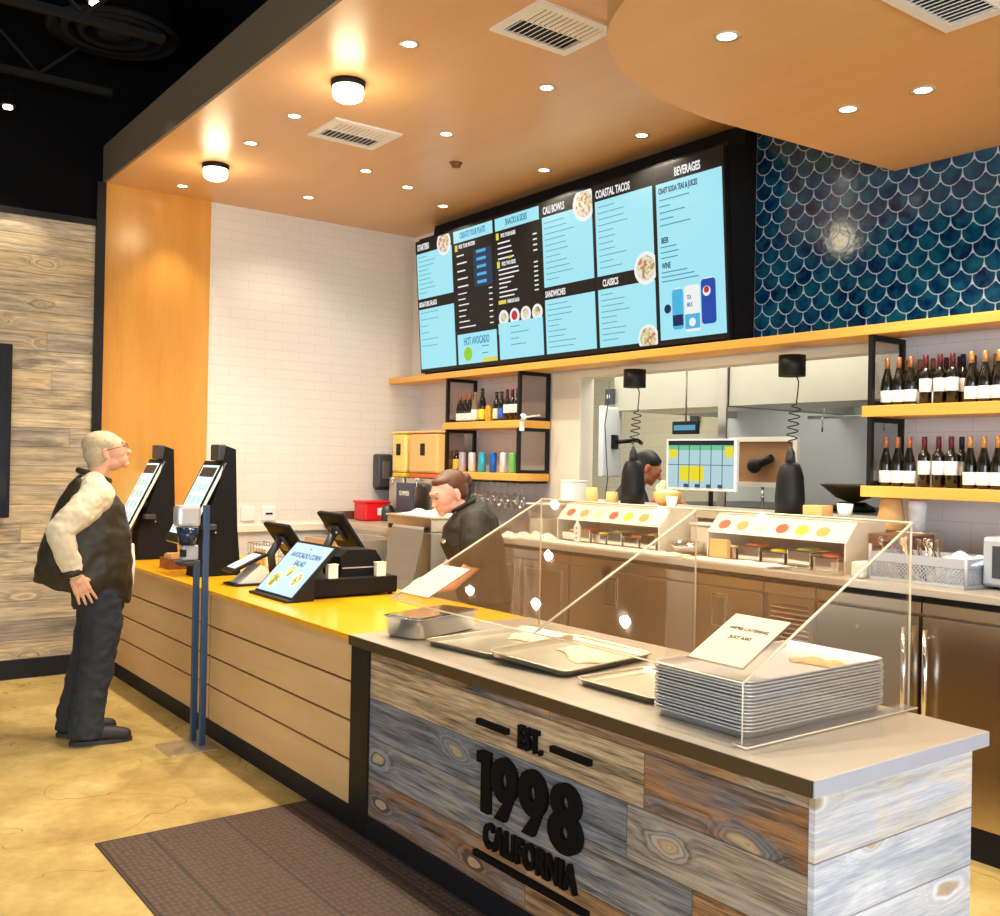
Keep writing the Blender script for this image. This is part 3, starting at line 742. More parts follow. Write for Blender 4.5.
def pos_terminal(label, loc, tall, w=.36, rz=0):
    t = thing('register_screen', label, 'register', loc, rz, 'register screens on the counter')
    h = tall
    ob('foot', box(B(), -.10, .10, -.09, .12, 0, .02, .006), M['black'], t, W=False)
    bm = B(); tube(bm, [(0, .0, .02), (0, -.02, h * .45), (0, .05, h * .74)], .026, 10); ob('stand', bm, M['dgrey'], t, W=False)
    a = -math.atan2(.21, .15)
    mt = T(0, .02, h) @ Matrix.Rotation(a, 4, 'X')
    ob('screen_back', box(B(), -w / 2, w / 2, 0, .27, -.03, -.008, .008, mtx=mt), M['matte_black'], t, W=False)
    ob('display', box(B(), -w / 2 + .004, w / 2 - .004, .004, .266, -.008, .0, .003, mtx=mt), mat('register_glass', (.05, .07, .09), .1), t, W=False)
    bm = B(); box(bm, -.06, .06, .08, .19, -.055, -.03, .01, mtx=mt); ob('mount_plate', bm, M['dgrey'], t, W=False)
    bm = B(); sphere(bm, (.0, .02, h * .62), .012, 10, 8); sphere(bm, tuple(mt @ V3((.03, .12, -.057))), .008, 8, 6); ob('screw', bm, M['white_pl'], t, W=False)
    return t
pos_terminal('black register screen seen from the back, nearest the kiosks', (-5.87, 2.60, .8405), .36, .36)
pos_terminal('black register screen seen from the back, behind the receipt printer', (-5.53, 2.80, .8405), .445, .32)
t = thing('card_reader', 'angled black card reader with a white face beside the blue display', 'card reader', (-5.72, 2.36, .8405))
ob('stand', prism(B(), [(-.09, 0), (.10, 0), (.10, .10), (.06, .12)], 'x', -.07, .07), M['white_pl'], t, W=False)
mt = T(0, -.12, .075) @ Matrix.Rotation(.42, 4, 'X')
ob('frame', box(B(), -.085, .085, 0, .24, 0, .018, .004, mtx=mt), M['black'], t, W=False)
ob('face', box(B(), -.06, .06, .03, .21, .018, .021, mtx=mt), M['white_pl'], t, W=False)
ob('base', box(B(), -.095, .10, -.11, .12, 0, .012, .003), M['black'], t, W=False)
# small white notes behind
t = thing('paper_cup_rack', 'pale wire rack of paper slips against the brick wall', 'rack', (-6.62, 2.86, .8405))
bm = B()
for k in range(7):
    x = -.15 + k * .05; cyl(bm, (x, -.06, 0), (x, -.06, .16), .003, seg=6); cyl(bm, (x, .06, 0), (x, .06, .16), .003, seg=6)
for z in (.01, .08, .16): tube(bm, [(-.15, -.06, z), (.15, -.06, z), (.15, .06, z), (-.15, .06, z)], .003, 6, closed=True)
ob('wire_frame', bm, M['chrome'], t, W=False)
ob('paper_slip', box(B(), -.13, .13, -.045, .045, .004, .13), M['paper'], t, W=False)

# ------------------------------------------------------------------ ceiling fixtures
M['glow'] = mat('warm_lamp_glow', (1.0, .90, .70), .4, emit=14)
M['glow2'] = mat('frosted_lamp_glow', (1.0, .88, .62), .4, emit=3.5)
def spot(name, loc, power, ang=120, blend=.6, col=(1.0, .86, .66), to=None, r=.03):
    l = bpy.data.lights.new(name, 'SPOT'); l.energy = power; l.spot_size = math.radians(ang); l.spot_blend = blend; l.color = col; l.shadow_soft_size = r
    o = bpy.data.objects.new(name, l); C.objects.link(o); o.location = loc
    if to is not None: o.rotation_euler = (V3(to) - V3(loc)).to_track_quat('-Z', 'Y').to_euler()
    return o
def downlight():
    t = thing('recessed_downlight', 'small round recessed downlight in the birch ceiling', 'ceiling light', (0, 0, 3.63), 0, 'recessed downlights in the birch ceiling')
    bm = B(); lathe(bm, [(.035, -.004), (.050, -.004), (.050, 0), (.034, 0)], (0, 0, 0), 24, False); ob('trim_ring', bm, mat('light_trim', (.62, .50, .36), .4), t, W=False)
    bm = B(); lathe(bm, [(.0345, -.0015), (.0345, -.0005)], (0, 0, 0), 24); ob('lens', bm, M['glow'], t, W=False)
    return t
DL = [(-4.157, 2.49), (-5.458, 2.49), (-6.108, 2.49), (-7.408, 2.49), (-6.165, 3.36), (-5.147, 3.36), (-4.167, 3.36), (-7.078, 3.36), (-6.33, 3.80), (-6.612, 4.30), (-5.344, 4.30), (-4.395, 4.30)]
d0 = downlight(); d0['label'] = 'small round recessed downlight in the birch ceiling'
for k, (x, y) in enumerate(DL + [(-2.407, 2.773), (-2.564, 3.743), (-2.244, 3.787)]):
    cl = k >= len(DL); z = 3.16 if cl else 3.63
    o = d0 if k == 0 else dup(d0)
    o.location = (x, y, z)
    if cl:
        o['label'] = 'recessed downlight in the lower curved birch ceiling panel'; o['group'] = 'downlights in the lower curved panel'
    spot('downlight_beam', (x, y, z - .02), (140 if y < 2.6 else 62 if x > -5.6 else 28) if x > -7.3 else 40, 130 if x > -7.3 else 76, .7)
d = bpy.data.objects
def flush(x, y, label):
    t = thing('flush_ceiling_lamp', label, 'ceiling light', (x, y, 3.63), 0, 'frosted flush ceiling lamps')
    bm = B(); lathe(bm, [(.086, -.03), (.092, -.028), (.092, 0), (.05, 0)], (0, 0, 0), 28); ob('black_collar', bm, M['black'], t, W=False)
    bm = B(); lathe(bm, [(.02, -.105), (.055, -.102), (.078, -.088), (.084, -.06), (.084, -.03)], (0, 0, 0), 28); ob('frosted_bowl', bm, M['glow2'], t, W=False)
    l = bpy.data.lights.new('flush_glow', 'POINT'); l.energy = 6; l.color = (1, .8, .5); l.shadow_soft_size = .09
    o = bpy.data.objects.new('flush_glow', l); C.objects.link(o); o.location = (x, y, 3.44)
    return t
flush(-4.784, 2.49, 'frosted flush ceiling lamp beside the vent between two downlights')
flush(-6.729, 2.49, 'frosted flush ceiling lamp closest to the yellow birch wall panel')
def vent(x, y, z, label, w=.38, dd=.46):
    t = thing('ceiling_vent', label, 'vent', (x, y, z), 0, None)
    bm = B(); 
    for a in ((-w / 2, w / 2, -dd / 2, -dd / 2 + .045), (-w / 2, w / 2, dd / 2 - .045, dd / 2), (-w / 2, -w / 2 + .045, -dd / 2 + .045, dd / 2 - .045), (w / 2 - .045, w / 2, -dd / 2 + .045, dd / 2 - .045)): box(bm, *a, -.012, 0)
    ob('frame', bm, M['white_pl'], t, W=False)
    ob('duct', box(B(), -w / 2 + .045, w / 2 - .045, -dd / 2 + .045, dd / 2 - .045, -.0015, -.0005), M['dgrey'], t, W=False)
    n = 12
    for k in range(n):
        yy = -dd / 2 + .06 + (dd - .12) * k / (n - 1)
        bm = B(); box(bm, -w / 2 + .046, -.004, -.008, .008, -.0015, .0015, mtx=T(0, yy, -.0085) @ Matrix.Rotation(.6, 4, 'X'))
        box(bm, .004, w / 2 - .046, -.008, .008, -.0015, .0015, mtx=T(0, yy, -.0085) @ Matrix.Rotation(-.6, 4, 'X'))
        ob('slat', bm, M['white_pl'], t, W=False)
    ob('divider', box(B(), -.004, .004, -dd / 2 + .045, dd / 2 - .045, -.012, -.004), M['white_pl'], t, W=False)
    return t
vent(-5.51, 2.92, 3.63, 'white square air vent between the downlights, farther along the birch ceiling')
vent(-3.58, 2.92, 3.63, 'white square air vent beside the curved lower ceiling panel')
vent(-1.68, 3.13, 3.16, 'white square air vent in the lower curved birch panel', .42, .40)
bm = B(); lathe(bm, [(.012, -.03), (.03, -.028), (.034, -.006), (.045, -.004), (.045, 0)], (-5.606, 3.743, 3.63), 16)
tag(ob('smoke_sensor', bm, mat('brass_sensor', srgb(120, 76, 40), .4, .4)), 'small brown sprinkler cap in the birch ceiling behind the vent', 'sprinkler')

# black open ceiling: round diffuser, joists, track spots
t = thing('round_ceiling_diffuser', 'large dark round air diffuser under the black open ceiling', 'diffuser', (-6.97, 1.86, 4.45))
bm = B(); lathe(bm, [(.40, -.02), (.43, 0), (.40, .02), (.36, .05)], (0, 0, 0), 48, False); ob('outer_ring', bm, M['truss'], t, W=False)
for r, z in ((.31, .0), (.21, .0)):
    bm = B(); lathe(bm, [(r - .02, -.01), (r + .01, -.025), (r + .04, .03), (r - .01, .05)], (0, 0, 0), 48, False); ob('cone_ring', bm, M['truss'], t, W=False)
bm = B(); lathe(bm, [(.005, -.03), (.10, -.02), (.13, .03), (.02, .05)], (0, 0, 0), 32); ob('centre_cone', bm, M['truss'], t, W=False)
bm = B(); cyl(bm, (0, 0, .05), (0, 0, .25), .38, seg=40); ob('duct_drum', bm, M['ceil_black'], t, W=False)
def joist(x, lab):
    t = thing('ceiling_joist', lab, 'joist', (x, 0, 4.2), 0, 'open web joists of the black ceiling')
    bm = B(); box(bm, -.03, .03, -5, 1.95, -.04, 0); ob('bottom_chord', bm, M['truss'], t, W=False)
    bm = B(); box(bm, -.03, .03, -5, 1.95, .42, .46); ob('top_chord', bm, M['truss'], t, W=False)
    bm = B(); n = 16
    for k in range(n):
        y0 = -5 + 6.9 * k / n; y1 = y0 + 6.9 / n; a, b = (0, .42) if k % 2 else (.42, 0)
        cyl(bm, (0, y0, a), (0, y1, b), .012, seg=6)
    ob('web_bar', bm, M['truss'], t, W=False)
joist(-7.35, 'dark open web steel joist closest to the plank wall'); joist(-6.2, 'dark open web steel joist one bay out from the plank wall'); joist(-5.0, 'dark open web steel joist above the standing customer')
def track(x, y, z, lab):
    t = thing('track_spotlight', lab, 'spotlight', (x, y, z), 0, None)
    bm = B(); cyl(bm, (0, 0, .02), (0, .0, .16), .05, .045, 16); ob('lamp_body', bm, M['ceil_black'], t, W=False)
    bm = B(); cyl(bm, (0, 0, .002), (0, 0, .018), .030, seg=14); ob('lens', bm, M['glow'], t, W=False)
    bm = B(); cyl(bm, (0, 0, .16), (0, 0, .5), .008, seg=8); ob('drop_rod', bm, M['ceil_black'], t, W=False)
    spot('track_beam', (x, y, z - .02), 60, 70, .5, (1, .86, .66), (x + .4, y + .2, 0), .03)
track(-6.25, 1.55, 4.3, 'glowing track spotlight in front of the round ceiling diffuser')
track(-7.45, 1.30, 3.95, 'glowing track spotlight low against the black upper wall')
for x in (-2.86, -1.55): spot('downlight_beam', (x, 2.49, 3.61 if x < -3 else 3.14), 110, 130, .7)  # extra beams with no fixture, added to strengthen the light on the floor
for x in (-4.9, -3.4, -1.9, -.4):
    spot('track_beam', (x, .2, 4.2), 36, 95, .6, (1, .88, .70), (x - .3, .9, 0), .05)
spot('wall_wash', (-6.2, .3, 4.2), 70, 80, .7, (1, .88, .70), (-7.72, .9, 1.6), .05)

# ------------------------------------------------------------------ menu boards
TILT = math.atan2(.082, 1.095)
bm = B()
prism(bm, [(4.548, 2.338), (4.715, 2.338), (4.715, 3.628), (4.62, 3.628), (4.60, 3.50), (4.463, 3.49)], 'x', -7.225, -3.846)  # rear step up to the ceiling stands in for the dark shadow there
tag(ob('menu_housing', bm, M['matte_black']), 'deep black housing box that carries the six menu screens, raised behind in place of shadow', 'housing')
CY = srgb(152, 222, 240)
M['m_cyan'] = None
s = NT('menu_cyan_glow'); x, y, z = s.xyz(s.pos('Generated'))
s.b.inputs['Base Color'].default_value = (.02, .02, .02, 1); s.b.inputs['Roughness'].default_value = .35; s.b.inputs['Specular IOR Level'].default_value = .2
s.b.inputs['Emission Color'].default_value = (*srgb(158, 228, 242), 1); s.b.inputs['Emission Strength'].default_value = .92
M['m_cyan'] = s.m
def em(name, col, e): 
    m = mat(name, (.01, .01, .01), .4, spec=.15); b = m.node_tree.nodes['Principled BSDF']; b.inputs['Emission Color'].default_value = (*col, 1); b.inputs['Emission Strength'].default_value = e; return m
M['m_dark'] = em('menu_dark', srgb(40, 32, 34), .25); M['m_white'] = em('menu_white', (1, 1, 1), .8); M['m_yel'] = em('menu_yellow', srgb(236, 226, 90), .8)
M['m_teal'] = em('menu_teal_text', srgb(60, 150, 190), .8); M['m_grey'] = em('menu_fine_lines', srgb(96, 158, 178), .75); M['m_blue'] = em('menu_blue', srgb(24, 70, 170), .9)
M['m_ltblue'] = em('menu_light_blue', srgb(70, 180, 226), .9); M['m_green'] = em('menu_green', srgb(150, 210, 30), .9); M['m_navy'] = em('menu_navy', srgb(18, 36, 92), .8)
M['m_red'] = em('menu_red', srgb(200, 40, 50), .9); M['m_slate'] = em('menu_slate', srgb(34, 60, 96), .7)
def em_dish():
    s = NT('menu_dish_picture'); v = s.n('TexVoronoi', {}, Vector=s.pos(), Scale=55.0).outputs['Color']
    c = s.ramp(s.xyz(v)[0], [(0, srgb(230, 214, 170)), (.3, srgb(200, 190, 110)), (.55, srgb(236, 232, 214)), (.8, srgb(196, 120, 90))], 'CONSTANT')
    s.b.inputs['Base Color'].default_value = (.02, .02, .02, 1); s.set(s.b.inputs['Emission Color'], c); s.b.inputs['Emission Strength'].default_value = .8; return s.m
M['m_dish'] = em_dish()
SW, SH = .5617, 1.112
def rect(bm, u0, u1, v0, v1, d=.001, base=0): box(bm, u0 * SW, u1 * SW, -.006 - base - d, -.006 - base, v0 * SH, v1 * SH); return bm
def screen(k, label):
    x0 = -7.219 + k * SW
    t = thing('menu_screen', label, 'menu screen', (x0, 4.507, 2.352), 0, 'row of illuminated menu screens', TILT)
    ob('case', box(B(), .002, SW - .002, 0, .03, .0, SH), M['black'], t, W=False)
    ob('bezel', box(B(), .001, SW - .001, -.004, 0, .0, SH, .0015), M['black'], t, W=False)
    return t
def glow(t, name, m, u0, u1, v0, v1, d=.0): return ob(name, box(B(), u0 * SW, u1 * SW, -.0055 - d, -.004 - d, v0 * SH, v1 * SH), m, t, W=False)
def word(t, txt, u, v, size, m, align='LEFT', xs=.62, bold=.0024, d=.0022):
    size *= 1.12; xs *= .92
    bm = text_bm(txt, size, .0004, bold * size * 12, xs, align); bm.transform(T(u * SW, -.0062 - d, v * SH)); return ob('lettering', bm, m, t, W=False)
def lines(t, m, u0, v0, v1, n, seed, wmax=.6, price=True, h=.008, name='menu_text', d=.002):
    bm = B(); r = random.Random(seed)
    for i in range(n):
        v = v1 - (v1 - v0) * i / max(1, n - 1); w = wmax * r.uniform(.35, 1)
        box(bm, u0 * SW, (u0 + w) * SW, -.0062 - d, -.0057 - d, v * SH, v * SH + h)
        if price: box(bm, .84 * SW, .92 * SW, -.0062 - d, -.0057 - d, v * SH, v * SH + h)
    return ob(name, bm, m, t, W=False)
def picture(t, u, v, r, m, name='dish_picture', d=.0015, clip=True):
    bm = B(); n = 28; pts = []
    for k in range(n):
        px = u * SW + r * math.cos(2 * PI * k / n); pz = v * SH + r * math.sin(2 * PI * k / n)
        pts.append((min(px, SW * .985), max(min(pz, SH * .99), .012)))
    prism(bm, pts, 'y', -.0065 - d, -.005 - d); return ob(name, bm, m, t, W=False)
# 1
t = screen(0, 'menu screen with starters above and signature salads below, at the brick wall end')
glow(t, 'upper_page', M['m_cyan'], .03, .97, .56, .90); glow(t, 'lower_page', M['m_cyan'], .03, .97, .03, .48)
glow(t, 'header_band', M['m_dark'], .03, .97, .90, .985); glow(t, 'middle_band', M['m_dark'], .03, .97, .48, .56)
word(t, 'STARTERS', .07, .925, .062, M['m_white']); word(t, 'SIGNATURE SALADS', .05, .50, .050, M['m_white'], xs=.58)
lines(t, M['m_grey'], .08, .60, .87, 9, 1, .5, False, .005); lines(t, M['m_grey'], .08, .20, .45, 6, 2, .5, False, .005); picture(t, .78, .93, .10, M['m_white'], 'plate'); picture(t, .78, .93, .075, M['m_dish'], d=.003)
# 2
t = screen(1, 'dark menu screen headed create your plate with a hot avocado advert below')
glow(t, 'header_page', M['m_cyan'], .03, .97, .90, .985); glow(t, 'dark_page', M['m_dark'], .03, .97, .25, .90); glow(t, 'advert_page', M['m_cyan'], .03, .97, .03, .245)
glow(t, 'price_panel', M['m_slate'], .50, .93, .56, .82, .0006)
word(t, 'CREATE YOUR PLATE', .5, .925, .058, M['m_teal'], 'CENTER', .60); word(t, 'PICK YOUR PROTEIN', .16, .855, .038, M['m_white'], xs=.6); glow(t, 'number_mark', M['m_yel'], .06, .12, .84, .885, .001)
lines(t, M['m_white'], .10, .58, .80, 5, 3, .34, False, .011); lines(t, M['m_white'], .10, .29, .53, 7, 4, .42, True, .009)
bm = B()
for k in range(5): box(bm, .58 * SW, .80 * SW, -.0085, -.008, (.58 + k * .053) * SH, (.60 + k * .053) * SH)
ob('price_lines', bm, M['m_ltblue'], t, W=False)
word(t, 'HOT AVOCADO', .5, .165, .075, M['m_teal'], 'CENTER', .60, .002)
picture(t, .28, .10, .055, M['m_green'], 'avocado_picture'); glow(t, 'yellow_corner', M['m_yel'], .62, .97, .03, .06, .001)
lines(t, M['m_grey'], .62, .09, .14, 2, 9, .25, False, .008)
# 3
t = screen(2, 'dark menu screen headed snacks and sides with a row of small bowls')
glow(t, 'header_page', M['m_cyan'], .03, .97, .90, .985); glow(t, 'dark_page', M['m_dark'], .03, .97, .28, .90); glow(t, 'lower_page', M['m_cyan'], .03, .97, .03, .275)
word(t, 'SNACKS & SIDES', .5, .925, .058, M['m_teal'], 'CENTER', .60)
word(t, 'PICK YOUR BASES', .16, .85, .036, M['m_white'], xs=.6); word(t, 'PICK TWO SIDES', .16, .66, .036, M['m_white'], xs=.6)
bm = B(); rect(bm, .05, .11, .84, .885, .001, .001); rect(bm, .05, .11, .65, .695, .001, .001); rect(bm, .05, .22, .405, .43, .001, .001); rect(bm, .30, .38, .70, .715, .001, .003); ob('number_mark', bm, M['m_yel'], t, W=False)
lines(t, M['m_white'], .08, .705, .81, 4, 5, .36, True, .011); lines(t, M['m_white'], .08, .45, .63, 7, 6, .5, True, .010); word(t, 'FAMOUS SALSA', .25, .405, .034, M['m_white'], xs=.6)
for k in range(4): picture(t, .15 + .24 * k, .31, .060, M['m_white'], 'bowl_picture')
for k in range(4): picture(t, .15 + .24 * k, .315, .035, M['m_dish'] if k != 1 else M['m_red'], 'salsa_picture', d=.003)
glow(t, 'page_mask', M['m_cyan'], .03, .97, .20, .276, .0042); lines(t, M['m_grey'], .3, .12, .24, 4, 8, .4, False, .006, d=.006)
# 4
t = screen(3, 'menu screen with cali bowls above and sandwiches below')
glow(t, 'upper_page', M['m_cyan'], .03, .97, .455, .90); glow(t, 'lower_page', M['m_cyan'], .03, .97, .03, .375)
glow(t, 'header_band', M['m_dark'], .03, .97, .90, .985); glow(t, 'middle_band', M['m_dark'], .03, .97, .375, .455)
word(t, 'CALI BOWLS', .06, .918, .064, M['m_white']); word(t, 'SANDWICHES', .05, .392, .054, M['m_white'])
lines(t, M['m_grey'], .08, .50, .86, 11, 11, .6, False, .005); lines(t, M['m_grey'], .08, .07, .34, 9, 12, .6, False, .005); picture(t, .84, .91, .115, M['m_white'], 'plate'); picture(t, .84, .91, .085, M['m_dish'], d=.003)
# 5
t = screen(4, 'menu screen with coastal tacos above and classics below')
glow(t, 'upper_page', M['m_cyan'], .03, .97, .455, .90); glow(t, 'lower_page', M['m_cyan'], .03, .97, .03, .375)
glow(t, 'header_band', M['m_dark'], .03, .97, .90, .985); glow(t, 'middle_band', M['m_dark'], .03, .97, .375, .455)
word(t, 'COASTAL TACOS', .05, .918, .064, M['m_white']); word(t, 'CLASSICS', .12, .392, .056, M['m_white'])
lines(t, M['m_grey'], .08, .50, .86, 11, 13, .55, False, .005); lines(t, M['m_grey'], .08, .07, .34, 9, 14, .5, False, .005)
picture(t, .84, .45, .105, M['m_white'], 'plate'); picture(t, .84, .45, .078, M['m_dish'], d=.003); picture(t, .84, .05, .09, M['m_white'], 'plate'); picture(t, .84, .05, .07, M['m_dish'], d=.003)
# 6
t = screen(5, 'menu screen headed beverages with pictured blue cans, beside the tile wall')
glow(t, 'page', M['m_cyan'], .03, .97, .03, .895); glow(t, 'header_band', M['m_dark'], .03, .97, .895, .985)
word(t, 'BEVERAGES', .5, .915, .064, M['m_white'], 'CENTER'); word(t, 'CRAFT SODA TEAS & JUICES', .07, .838, .044, M['m_slate'], xs=.56); word(t, 'BEER', .09, .565, .044, M['m_slate']); word(t, 'WINE', .09, .425, .044, M['m_slate'])
lines(t, M['m_grey'], .08, .66, .80, 5, 15, .45, False, .007); lines(t, M['m_grey'], .08, .48, .54, 3, 16, .4, False, .007); lines(t, M['m_grey'], .08, .35, .40, 3, 17, .55, False, .007)
for (u0, u1, v0, v1, m, n) in ((.22, .38, .08, .30, 'm_ltblue', 'can_picture'), (.64, .84, .09, .33, 'm_blue', 'can_picture'), (.40, .62, .06, .31, 'm_white', 'bottle_picture')):
    bm = B(); prism(bm, [(((u0 + u1) / 2) * SW + q[0], ((v0 + v1) / 2) * SH + q[1]) for q in rrect((u1 - u0) * SW, (v1 - v0) * SH, .022, 4)], 'y', -.0068, -.0055); ob(n, bm, M[m], t, W=False)
    if 'can' in n: glow(t, 'can_top', M['m_white'], u0 + .04, u1 - .04, v1 - .004, v1 + .006, .001)
glow(t, 'can_base', M['m_navy'], .225, .375, .10, .16, .003); glow(t, 'bottle_band', M['m_ltblue'], .405, .615, .075, .155, .003)
word(t, 'TEA', .44, .235, .032, M['m_teal'], d=.003); word(t, 'MILK', .44, .195, .032, M['m_teal'], d=.003)
picture(t, .72, .265, .030, M['m_white'], 'round_logo', .003); picture(t, .722, .272, .020, M['m_red'], 'logo_red', .0045); picture(t, .15, .20, .028, M['m_navy'], 'round_logo', .001); picture(t, .51, .11, .026, M['m_white'], 'round_logo', .004)

# ------------------------------------------------------------------ long shelf and wall shelves
tag(ob('long_shelf', box(B(), XL + .005, .2, 4.48, 4.715, 2.285, 2.335, .003), M['shelf_wood']), 'long maple ledge running under the menu screens and tile wall', 'shelf')
def shelf_unit(x0, x1, label, zs, posts):
    t = thing('wall_shelf', label, 'shelf', (x0, 4.64, zs[-1]))
    for z in zs: ob('shelf_board', box(B(), x0, x1, 4.48, 4.785, z, z + .056, .003), M['shelf_wood'], t)
    sp = [(zs[0] + .056, 2.284), (zs[1] + .056, zs[0])]
    for X in posts:
        for a, b in sp:
            bm = B()
            e = .026
            box(bm, X, X + .024, 4.485, 4.485 + e, a, b); box(bm, X, X + .024, 4.784 - e, 4.784, a, b); box(bm, X, X + .024, 4.485 + e, 4.784 - e, a, a + e); box(bm, X, X + .024, 4.485 + e, 4.784 - e, b - e, b)
            ob('black_side_frame', bm, M['black'], t)
            ob('wire_mesh_panel', box(B(), X + .010, X + .014, 4.485 + e, 4.784 - e, a + e, b - e), M['meshpl'], t)
    return t
shelf_unit(-6.83, -5.81, 'black framed maple drinks shelf beside the juice dispensers', (1.866, 1.469), (-6.80, -5.84))
shelf_unit(-2.96, -.6, 'black framed maple wine shelf below the tile wall', (1.869, 1.465), (-2.93, -1.3))

def bottle(name, kind, label, group):
    t = thing(name, label, 'bottle', (0, 0, 0), 0, group)
    if kind == 'burg': prof = [(.028, 0), (.037, .004), (.038, .10), (.035, .125), (.022, .165), (.0145, .195), (.0135, .235), (.0135, .245)]
    else: prof = [(.028, 0), (.034, .004), (.035, .145), (.033, .158), (.018, .178), (.0135, .195), (.0135, .245)]
    ob('glass_bottle', lathe(B(), prof, seg=16), M['glass_bottle'], t, W=False)
    z0, z1 = (.018, .078) if kind != 'bord' else (.062, .128)
    r = (.0385 if kind == 'burg' else .0358)
    ob('paper_label', lathe(B(), [(r, z0), (r + .0003, z0 + .001), (r + .0003, z1)], seg=16), M['label'], t, W=False)
    return t
def foil(t, m, z0=.188):
    ob('foil_cap', lathe(B(), [(.0152, z0), (.0150, .246), (.012, .248)], seg=14), m, t, W=False)
def add_kind(kind, m, label, group):
    t = bottle('wine_bottle', kind, label, group); foil(t, m); return t
GU, GL, GD = 'wine bottles on the top board of the wine shelf', 'wine bottles on the bottom board of the wine shelf', 'bottles on the drinks shelf'
p_cop = add_kind('burg', M['copper'], 'x', GU); p_mar = add_kind('bord', M['maroon'], 'x', GU); p_gold = add_kind('burg', M['gold'], 'x', GU)
navy_foil = mat('navy_foil', srgb(34, 28, 56), .4); p_navy = add_kind('bord', navy_foil, 'x', GU)
used = set()
def place_b(p, x, y, z, label, group, sc=1.0):
    o = p if p.name not in used else dup(p)
    used.add(p.name); o.location = (x, y, z); o['label'] = label; o['group'] = group; o.scale = (.83, .83, sc); o.rotation_euler = (0, 0, random.uniform(-.5, .5)); return o
zt, zb = 1.9255, 1.5215
def row(z, y, spec, tier, rowname, grp):
    for p, nm, xs in spec:
        for i, x in enumerate(xs):
            place_b(p, x, y, z, 'dark wine bottle with %s foil in the %s of the %s shelf board' % (nm, rowname, tier), '%s foil wine bottles, %s of the %s board' % (nm, rowname, tier), 1.0 if z == zb else .98)
spec = [(p_cop, 'copper', (-2.86, -2.785, -2.71)), (p_mar, 'maroon', (-2.635, -2.56, -2.485)), (p_navy, 'navy', (-2.42,)), (p_gold, 'gold', (-2.345, -2.265, -2.185, -2.10))]
spec = [(p_cop, 'copper', (-2.872, -2.808, -2.744)), (p_mar, 'maroon', (-2.665, -2.592, -2.529)), (p_gold, 'gold', (-2.435, -2.37, -2.305)), (p_cop, 'pale copper', (-2.22, -2.155, -2.09))]
row(zt, 4.565, spec, 'upper', 'front row', GU); row(zb, 4.565, spec, 'lower', 'front row', GL)
row(zt, 4.645, [(p_navy, 'navy', (-2.52,))], 'upper', 'second row', GU); row(zb, 4.645, [(p_navy, 'navy', (-2.52,))], 'lower', 'second row', GL)
spec2 = [(p_cop, 'copper', (-2.86, -2.79, -2.72)), (p_mar, 'maroon', (-2.65, -2.58, -2.51)), (p_gold, 'gold', (-2.40, -2.335, -2.27))]
row(zt, 4.725, spec2, 'upper', 'back row', GU)
# drinks shelf, upper board
zu, zl = 1.9225, 1.5255
for i, x in enumerate((-6.715, -6.645, -6.575)): place_b(p_cop, x, 4.57, zu, 'copper topped dark bottle at the brick wall end of the drinks shelf', 'three copper topped bottles on the drinks shelf', .95)
for i, x in enumerate((-6.075, -6.01, -5.945)): place_b(p_mar, x, 4.57, zu, 'maroon topped dark bottle beside the mesh side of the drinks shelf', 'three maroon topped bottles on the drinks shelf', .98)
def beer(x, z, glass, lab, label, h=.22, cap=None):
    t = thing('beer_bottle', label, 'bottle', (x, 4.57, z), 0, None)
    k = h / .22
    ob('glass_bottle', lathe(B(), [(.026, 0), (.031, .004), (.031, .115 * k), (.024, .15 * k), (.0125, .175 * k), (.012, .21 * k), (.0135, .22 * k)], seg=16), glass, t, W=False)
    ob('paper_label', lathe(B(), [(.0316, .02), (.0319, .022), (.0319, .10)], seg=16), lab, t, W=False)
    if cap: ob('cap', lathe(B(), [(.0142, .214 * k), (.0142, .224 * k)], seg=12), cap, t, W=False)
    return t
yl = mat('yellow_label', srgb(240, 214, 40), .5); bl = mat('blue_label', srgb(40, 80, 190), .5); og = mat('pale_green_label', srgb(200, 214, 170), .5)
beer(-6.50, zu, glassy('pale_clear_glass', srgb(196, 176, 150), .08, .6), M['label'], 'clear glass bottle with silver top between copper topped bottles and yellow label', .235, M['chrome'])
beer(-6.40, zu, M['glass_bottle'], yl, 'tall black bottle with a yellow label on the drinks shelf', .26, M['black'])
beer(-6.21, zu, M['glass_bottle'], og, 'dark beer bottle with a pale green label on the drinks shelf', .225, M['black'])
beer(-6.145, zu, M['glass_bottle'], bl, 'dark beer bottle with a blue label on the drinks shelf', .225, M['black'])
def can(x, z, m, label, h=.16, r=.030, name='drink_can'):
    t = thing(name, label, 'can', (x, 4.57, z), 0, None)
    ob('can_body', lathe(B(), [(.8 * r, 0), (r, .008), (r, h - .012), (.82 * r, h)], seg=18), m, t, W=False)
    ob('can_lid', lathe(B(), [(.80 * r, h + .0005), (.78 * r, h + .002)], seg=18), M['chrome'], t, W=False)
can(-6.31, zu, mat('gold_can', srgb(226, 176, 60), .3, .3), 'short golden yellow can on the upper drinks shelf board', .125)
beer(-6.75, zl, M['glass_bottle'], mat('orange_label', srgb(240, 180, 60), .5), 'dark bottle with an orange label on the lower drinks board', .17, M['black'])
for x, c, lb in ((-6.665, srgb(196, 190, 200), 'tall silver grey can with dark print beside the orange label bottle'), (-6.53, srgb(226, 226, 220), 'tall white can on the lower drinks board next to the turquoise can'),
                 (-6.39, srgb(60, 186, 214), 'tall turquoise can on the lower drinks board'), (-6.245, srgb(28, 106, 200), 'tall bright blue can on the lower drinks board'),
                 (-6.11, srgb(214, 224, 230), 'tall pale silver can between the blue and green cans'), (-5.99, srgb(120, 206, 110), 'tall green can at the mesh end of the lower board')):
    can(x, zl, mat('can_paint', c, .3, .3), lb, .155)
